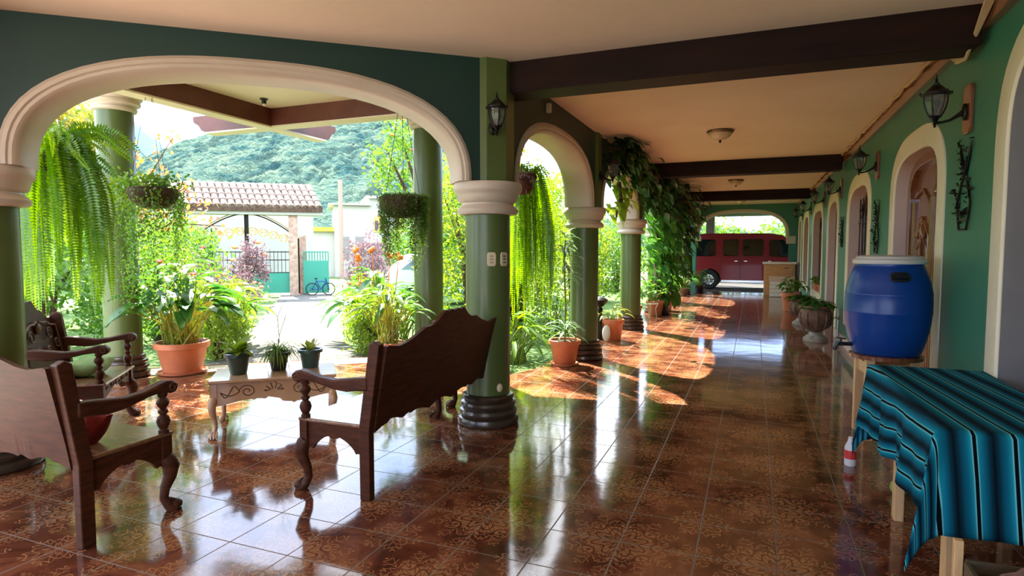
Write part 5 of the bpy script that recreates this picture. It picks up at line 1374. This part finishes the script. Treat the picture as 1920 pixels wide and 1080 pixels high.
hanging_fern('hanging_fern', 'long thin hanging fern in the first corridor arch, nearly touching the floor', (-2.68, 7.15, 2.42), ZP, .15, 54, .9, 2.2, .10, 43, out=(.12, .34), coir='redcoir', bias=(.05, .15), split=.2)
hanging_fern('hanging_fern', 'shorter hanging fern beside the second column, outside the corridor arch', (-2.72, 7.78, 2.15), ZP, .14, 40, .6, 1.3, .07, 45, out=(.12, .30), split=.3)
t = thing('hanging_basket', 'small dark red coir ball basket hanging at the left of the first corridor arch', 'hanging plant', (-2.55, 6.72, 2.26))
mb = MB(); mb.sphere((0, 0, 0), .115, 18, 12); mb.build('basket', 'redcoir', t); hook_wire(t, .05, ZP - 2.26 - .06, .1)
lf = LF(46); lf.cloud([(lf.r.gauss(0, .07), lf.r.gauss(0, .07), lf.r.gauss(.02, .06)) for _ in range(160)], .07, .02, .2); lf.build('foliage', 'leafpurple', t)
# trailing basket
t = thing('hanging_basket', 'wide dark coir bowl hanging in front of the porch opening with long trailing vines', 'hanging plant', (-6.07, 4.68, 2.08)); t.location = (-6.07, 4.68, 2.08); t.scale = (.88, .88, 1)
mb = MB(); mb.lathe([(.03, -.14), (.16, -.12), (.25, -.05), (.285, .03), (.27, .08), (.20, .09), (.01, .07)], n=30); mb.build('basket', 'coir', t); hook_wire(t, .06, ZP - 2.06 - .06, .25)
lf = LF(47); P = []
for k in range(70):
    a = lf.r.uniform(0, 2 * PI); r0 = .26 + lf.r.uniform(-.03, .10); Lf = lf.r.uniform(.25, 1.28); x, y = r0 * math.cos(a), r0 * math.sin(a)
    z = .05; 
    while z > -Lf:
        P.append((x + lf.r.gauss(0, .02), y + lf.r.gauss(0, .02), z)); z -= .016; x += lf.r.gauss(0, .007); y += lf.r.gauss(0, .007)
lf.cloud(P, .032, .028, -.1)
P = [(lf.r.gauss(0, .17), lf.r.gauss(0, .17), .09 + abs(lf.r.gauss(0, .06))) for _ in range(420)]
lf.cloud(P, .055, .04, .4); lf.build('trailing_vines', 'leaf', t)
lf = LF(48); P = [(-.34 + lf.r.gauss(0, .10), -.12 + lf.r.gauss(0, .08), .05 + lf.r.gauss(0, .09)) for _ in range(330)]; lf.cloud(P, .05, .045, .2); lf.build('side_foliage', 'leafyel', t, label='bright tuft on the left side')
# mossy square basket
t = thing('hanging_basket', 'mossy hanging basket with two trailing green tufts in front of the right porch column', 'hanging plant', (-3.92, 6.28, 2.1)); t.scale = (1.15, 1.15, 1.1)
mb = MB(); mb.lathe([(.05, -.20), (.17, -.19), (.22, -.10), (.24, .02), (.20, .04), (.01, .03)], n=24, sx=1, sy=.9); mb.build('basket', 'coir', t); hook_wire(t, .02, ZP - 2.1 - .06, .2)
lf = LF(49); P = []; D = []
for k in range(190):
    a = lf.r.uniform(0, 2 * PI); x = .25 * math.cos(a); y = .20 * math.sin(a); u = (x * .93 + y * .37) / .25
    Lf = (.30 + .40 * math.exp(-((abs(u) - .6) / .28) ** 2)) * lf.r.uniform(.7, 1.15); z = .04
    while z > -Lf:
        P.append((x + lf.r.gauss(0, .016), y + lf.r.gauss(0, .016), z)); z -= .010; x *= .9985; y *= .9985
lf.cloud(P, .034, .009, -.5)
P = [(lf.r.gauss(0, .12), lf.r.gauss(0, .1), .04) for _ in range(500)]; lf.cloud(P, .035, .01, .7); lf.build('trailing_moss', 'moss', t)

# ------------------------------------------------------------------ garden planting
def clumps(lf, c, rad, nc, per, sp):
    P = []
    for k in range(nc):
        while True:
            v = Vector((lf.r.uniform(-1, 1), lf.r.uniform(-1, 1), lf.r.uniform(-1, 1)))
            if .35 < v.length < 1: break
        q = Vector((c[0] + v.x * rad[0], c[1] + v.y * rad[1], c[2] + v.z * rad[2]))
        for j in range(per): P.append((q.x + lf.r.gauss(0, sp), q.y + lf.r.gauss(0, sp), max(.02, q.z + lf.r.gauss(0, sp))))
    return P
def shrub(name, label, cat, x, y, rad, h, m, seed, nc=60, per=26, L_=.10, W_=.05, sp=.10, z0=0, flowers=None, group=None, up=.3, off=(0, 0)):
    t = thing(name, label, cat, (x, y, -.1), 0, group); lf = LF(seed)
    P = clumps(lf, (off[0], off[1], z0 + (h - z0) / 2), (rad, rad, (h - z0) / 2), nc, per, sp); lf.cloud(P, L_, W_, up); lf.build('foliage', m, t)
    mb = MB(); hh = z0 + (h - z0) * .6
    for k in range(5):
        a = 1.26 * k + seed; e = (off[0] + rad * .5 * math.cos(a), off[1] + rad * .5 * math.sin(a), hh); s0 = (.04 * math.cos(a), .04 * math.sin(a), 0); m0 = (e[0] * .3, e[1] * .3, hh * .6)
        mb.tube([s0, m0, e], [.03 + .012 * h, .02 + .006 * h, .01], 6)
    mb.build('stems', 'bark', t)
    if flowers:
        fm, nf, fs = flowers
        for k in range(nf):
            mb = MB()
            a = lf.r.uniform(0, 2 * PI); e = lf.r.uniform(-.2, 1.3); q = (off[0] + rad * 1.02 * math.cos(a) * math.cos(e), off[1] + rad * 1.02 * math.sin(a) * math.cos(e), z0 + (h - z0) / 2 * (1 + 1.02 * math.sin(e)))
            for j in range(5):
                b = 1.256 * j; mb.sphere((q[0] + fs * .3 * math.cos(b), q[1] + fs * .3 * math.sin(b), q[2] + fs * .2 * (j % 2)), fs * .45, 6, 4, sz=.6)
            mb.build('flower', fm, t)
    return t
shrub('croton_tree', 'tall yellow and green leaved tree at the upper left behind the giant fern', 'tree', -13.0, 7.5, 1.4, 5.2, 'leafcroton', 51, 110, 34, .17, .09, .22, 2.6)
shrub('shrub', 'dense bright green shrub low behind the giant fern', 'shrub', -10.6, 6.2, 1.1, 2.5, 'leaf', 52, 90, 30, .13, .07, .14, 0)
shrub('shrub', 'tall leafy shrub behind the left porch column', 'shrub', -12.6, 8.7, 1.0, 2.5, 'leaf', 53, 100, 30, .15, .08, .17, 0)
shrub('flowering_shrub', 'green shrub with red flowers below the wide hanging bowl', 'shrub', -9.3, 7.2, .85, 2.25, 'leaf', 54, 80, 30, .10, .055, .11, 0, ('petal_red', 12, .07))
shrub('shrub', 'small reddish brown leaved shrub between the peace lily and the gate', 'shrub', -11.9, 10.1, .7, 1.6, 'leafpurple', 55, 40, 26, .10, .05, .11, 0)
shrub('hedge_bush', 'feathery yellow-green bush left of the start of the path', 'shrub', -7.05, 6.35, .42, 1.12, 'leafyel', 56, 120, 40, .085, .022, .06, 0, up=.9)
shrub('hedge_bush', 'feathery yellow-green bush right of the start of the path', 'shrub', -5.25, 7.55, .38, .95, 'leafyel', 57, 110, 40, .085, .022, .06, 0, up=.9)
shrub('purple_bush', 'tall purple-leaved bush with orange blooms left of the path near the gate', 'shrub', *G(10.4, -1.5)[:2], .5, 1.9, 'leafpurple', 58, 60, 26, .10, .05, .09, .3, ('petal_orange', 5, .13))
shrub('purple_bush', 'low rounded purple-grey bush left of the path, halfway to the gate', 'shrub', *G(7.0, -1.45)[:2], .48, 1.15, 'leafpurple', 59, 60, 26, .08, .04, .08, 0, ('petal_orange', 5, .09))
shrub('purple_bush', 'small brownish purple bush beside the near left edge of the path', 'shrub', *G(2.9, -1.2)[:2], .30, .55, 'leafpurple', 60, 40, 26, .06, .03, .06, 0)
shrub('purple_bush', 'tall purple-grey bush right of the path near the teal door', 'shrub', *G(9.6, 1.75)[:2], .65, 2.0, 'leafpurple', 61, 70, 28, .11, .05, .11, 0)
shrub('grey_bush', 'grey-green round shrub in front of the cream house', 'shrub', *G(14.0, 4.2)[:2], 1.2, 2.7, 'leafpale', 62, 80, 28, .14, .07, .16, 0)
for k, (s, tt, r, h, m, lab, fl) in enumerate([
        (4.4, -1.35, .38, .75, 'leaf', 'low bright leafy plant with white flowers on the left path edge, nearer one', ('petal_white', 7, .045)),
        (5.6, -1.4, .42, .8, 'leafyel', 'low yellow-green plant on the left path edge, before the purple bush', ('petal_orange', 6, .07)),
        (8.4, -1.35, .42, .8, 'leaf', 'low green plant with orange flowers left of the path beyond the low purple bush', ('petal_orange', 6, .08)),
        (4.0, 1.25, .38, .8, 'leafyel', 'low yellow-green plant on the right path edge, nearer one', None),
        (5.6, 1.45, .45, .95, 'leaf', 'low green plant with orange flowers on the right path edge, halfway', ('petal_orange', 6, .07)),
        (7.4, 1.5, .45, 1.0, 'leafyel', 'yellow-green plant with pink-red flowers right of the path, farther one', ('petal_red', 6, .07)),
        (3.2, -2.7, .6, .9, 'leaf', 'low green planting behind the peace lily pot', None),
        (12.3, -2.6, .8, 1.0, 'leafpale', 'pale bushy plant low in front of the iron gate', None)]):
    shrub('border_plant', lab, 'plant', *G(s, tt)[:2], r, h, m, 70 + k, 40, 24, .09, .05, .08, 0, fl)
def broad(name, label, x, y, n, hmin, hmax, spread, Lf, Wf, seed, m='leafbig', shape='lance', flower=None, droop=.7):
    t = thing(name, label, 'plant', (x, y, -.1)); rosette_leaves(t, seed, (0, 0, 0), n, hmin, hmax, spread, Lf, Wf, m, 'stem', shape, droop, spread * .45, .010)
    if flower:
        r = random.Random(seed)
        for k in range(flower[1]):
            mb = MB()
            a = r.uniform(0, 2 * PI); q = (spread * .6 * math.cos(a), spread * .6 * math.sin(a), hmax * r.uniform(.9, 1.12))
            mb.tube([(q[0] * .6, q[1] * .6, .1), q], .008, 5)
            for j in range(4): mb.sphere((q[0] + r.uniform(-.04, .04), q[1] + r.uniform(-.04, .04), q[2] + r.uniform(-.04, .06)), .045, 6, 4)
            mb.build('flower', flower[0], t)
    return t
broad('canna_plant', 'big broad-leaved canna with orange-red flowers right of the path', -6.0, 8.75, 60, .4, 1.45, .62, .50, .17, 81, 'leafbig', flower=('petal_orange', 5))
broad('canna_plant', 'bright broad-leaved clump just behind the potted reed', -5.2, 8.05, 44, .3, 1.05, .5, .42, .14, 82, 'leaf')
broad('canna_plant', 'broad-leaved bright green clump behind the peace lily, left of the path', -7.7, 7.0, 56, .35, 1.30, .55, .46, .17, 83, 'leaf')
broad('canna_plant', 'white and green leaved clump left of the low purple bush', *G(4.8, -2.3)[:2], 34, .3, 1.0, .5, .4, .14, 84, 'leafpale', flower=('petal_white', 4))
broad('strap_plant', 'strap-leaved plants at the foot of the first corridor arch', -3.15, 7.9, 60, .2, .8, .45, .5, .06, 85, 'fern', 'strap')
broad('strap_plant', 'strap-leaved green plants just past the second column outside the corridor', -3.2, 10.2, 50, .2, .8, .5, .5, .06, 86, 'leaf', 'strap')
# leafy trees and vine-covered hedge right of the porch
shrub('vine_tree', 'slender tree with light green and orange leaves above the mossy basket', 'tree', -4.95, 9.05, .55, 3.9, 'leaf', 91, 70, 24, .085, .045, .09, 2.35, ('petal_orange', 6, .05), off=(-.60, -.25))
shrub('vine_tree', 'yellow-green leafy tree between the right porch column and the corner column', 'tree', -5.0, 10.4, 1.1, 4.2, 'leafyel', 92, 150, 34, .11, .055, .13, .2)
shrub('vine_hedge', 'tall yellow-green hedge seen through the first corridor arch', 'hedge', -4.25, 10.9, .9, 2.8, 'leafyel', 93, 160, 36, .095, .045, .12, 0)
shrub('vine_hedge', 'tall bright hedge seen between the second and third columns', 'hedge', -4.1, 14.4, .90, 3.0, 'leafyel', 94, 130, 32, .10, .05, .12, 0)
shrub('vine_hedge', 'tall bright hedge behind the vine-covered column', 'hedge', -4.5, 18.2, 1.0, 3.0, 'leaf', 95, 100, 30, .12, .06, .14, 0)
shrub('vine_hedge', 'bright hedge near the far end of the corridor', 'hedge', -4.8, 22.6, 1.0, 2.8, 'leaf', 96, 90, 28, .14, .07, .15, 0)
for k, (x, y, r, h, m, lab) in enumerate([(-10.4, 18.6, 1.5, 3.2, 'leaf', 'green garden tree behind the pale car'), (-6.3, 13.4, 1.0, 3.6, 'leaf', 'leafy green tree behind the right porch column'),
        (-6.4, 18.5, 1.6, 4.2, 'leafyel', 'yellow-green tree far behind the corner column'), (-17.2, 9.6, 1.9, 4.0, 'leaf', 'large green tree far behind the giant fern'),
        (-15.4, 12.4, 1.1, 2.3, 'leaf', 'green tree between the hanging bowl and the gate'), (-15.2, 6.2, 1.8, 4.2, 'leafyel', 'light green tree at the far left edge behind the fern')]):
    shrub('garden_tree', lab, 'tree', x, y, r, h, m, 100 + k, 110, 30, .19, .10, .20, .4)
# hedge beyond the carport
for k, x in enumerate((-4.2, -1.6, 1.0, 3.6, 6.0)):
    shrub('far_hedge', ['green hedge bush beyond the carport, leftmost of the row', 'green hedge bush beyond the carport behind the rear of the van', 'green hedge bush beyond the carport behind the middle of the van', 'green hedge bush beyond the carport behind the front of the van', 'green hedge bush beyond the carport, rightmost of the row'][k], 'hedge', x, 31.5, 1.5, 3.1 if k % 2 else 2.9, 'leaf', 110 + k, 100, 26, .20, .12, .18, 0, group='hedge beyond the carport')
# sparse orange-leaved branch tree
t = thing('orange_leaved_tree', 'sparse tree with orange and red-brown leaves behind the hanging bowl', 'tree', (-9.2, 6.55, -.1))
mb = MB(); lf = LF(121); P = []
tips = [(.9, .1, 2.75), (1.25, .25, 2.6), (1.55, .25, 2.25), (1.8, .3, 1.95), (.5, -.1, 3.3), (.1, -.2, 3.6), (-.3, .1, 2.9), (.8, .3, 3.35), (.3, .3, 2.8), (1.0, -.3, 2.3), (-.5, -.4, 3.2)]
mb.tube([(0, 0, 0), (.05, 0, 1.2), (.02, 0, 2.0)], [.06, .05, .04], 8)
for e in tips:
    e = Vector(e); b = Vector((.02, 0, 1.7)); m_ = b.lerp(e, .5) + Vector((0, 0, .18)); mb.tube([b, m_, e], [.025, .014, .005], 5)
    for k in range(42):
        u = lf.r.uniform(.35, 1.05); q = b.lerp(m_, u * 2) if u < .5 else m_.lerp(e, u * 2 - 1); P.append((q.x + lf.r.gauss(0, .07), q.y + lf.r.gauss(0, .07), q.z + lf.r.gauss(0, .07)))
mb.build('branches', 'bark', t); lf.cloud(P, .10, .06, -.1); lf.build('foliage', 'leafmix', t)

# ------------------------------------------------------------------ climbing vines along the arcade
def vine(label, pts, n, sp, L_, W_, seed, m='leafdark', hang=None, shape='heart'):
    t = thing('climbing_vine', label, 'climbing plant', (XC, pts[0][1], 0))
    base = Vector((XC, pts[0][1], 0)); pp = [Vector(p) - base for p in pts]; mb = MB()
    r = random.Random(seed)
    for k in range(5):
        q = [p + Vector((r.gauss(0, sp * .3), r.gauss(0, sp * .3), r.gauss(0, sp * .3))) for p in pp]; mb.tube(q, [.018] * len(q), 6)
    mb.build('stems', 'bark', t); lf = LF(seed)
    for k in range(n):
        u = r.uniform(0, len(pp) - 1.001); i = int(u); q = pp[i].lerp(pp[i + 1], u - i) + Vector((r.gauss(0, sp), r.gauss(0, sp * 1.2), r.gauss(0, sp)))
        q.z = min(q.z, ZC - .03 - base.z)
        a = r.uniform(-1.2, 1.2); s = r.uniform(.6, 1.2)
        lf.blade(q, (math.cos(a), math.sin(a), r.uniform(-1.2, .1)), L_ * s, W_ * s, .9, 5, shape, .25)
    lf.build('foliage', m, t)
    return t
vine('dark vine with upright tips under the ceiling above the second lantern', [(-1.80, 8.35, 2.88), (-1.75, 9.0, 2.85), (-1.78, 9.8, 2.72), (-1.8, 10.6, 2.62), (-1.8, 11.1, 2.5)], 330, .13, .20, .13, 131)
vine('hanging bright end of the vine beside the second lantern', [(-1.88, 9.0, 2.45), (-1.90, 9.2, 2.25), (-1.95, 9.35, 2.05)], 46, .09, .20, .12, 132, 'leafyel')
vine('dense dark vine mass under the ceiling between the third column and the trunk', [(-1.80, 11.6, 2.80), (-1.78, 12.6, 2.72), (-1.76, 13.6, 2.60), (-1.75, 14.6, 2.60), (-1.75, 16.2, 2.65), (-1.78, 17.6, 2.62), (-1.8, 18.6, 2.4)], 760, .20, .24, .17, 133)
vine('curtain of glossy vine leaves covering the fourth column down to the pots', [(-1.95, 13.1, 2.35), (-1.98, 13.7, 1.9), (-1.92, 14.1, 1.4), (-1.98, 14.3, .9), (-1.95, 14.5, .5)], 330, .19, .30, .19, 134, 'leafbig')
vine('dark vine leaves hanging low beside the fifth column', [(-1.85, 15.6, 2.3), (-1.80, 16.2, 1.95), (-1.88, 16.8, 1.7), (-1.9, 17.3, 1.0)], 240, .17, .26, .18, 135)
t = thing('twisted_vine', 'thick twisted brown vine trunk climbing the fourth column', 'vine', (XC + .12, YC[3] - .25, 0))
mb = MB(); r = random.Random(9)
for k in range(6):
    ph = k; mb.tube([(.07 * math.cos(ph + z * 2.2), .07 * math.sin(ph + z * 2.2), z) for z in np.linspace(0, 2.6, 22)], .055, 8)
mb.build('trunk', 'bark', t)
mb = MB(); mb.lathe([(.21, 0), (.24, .02), (.25, .22), (.22, .24)], n=20); mb.build('root_planter', 'potblack', t)
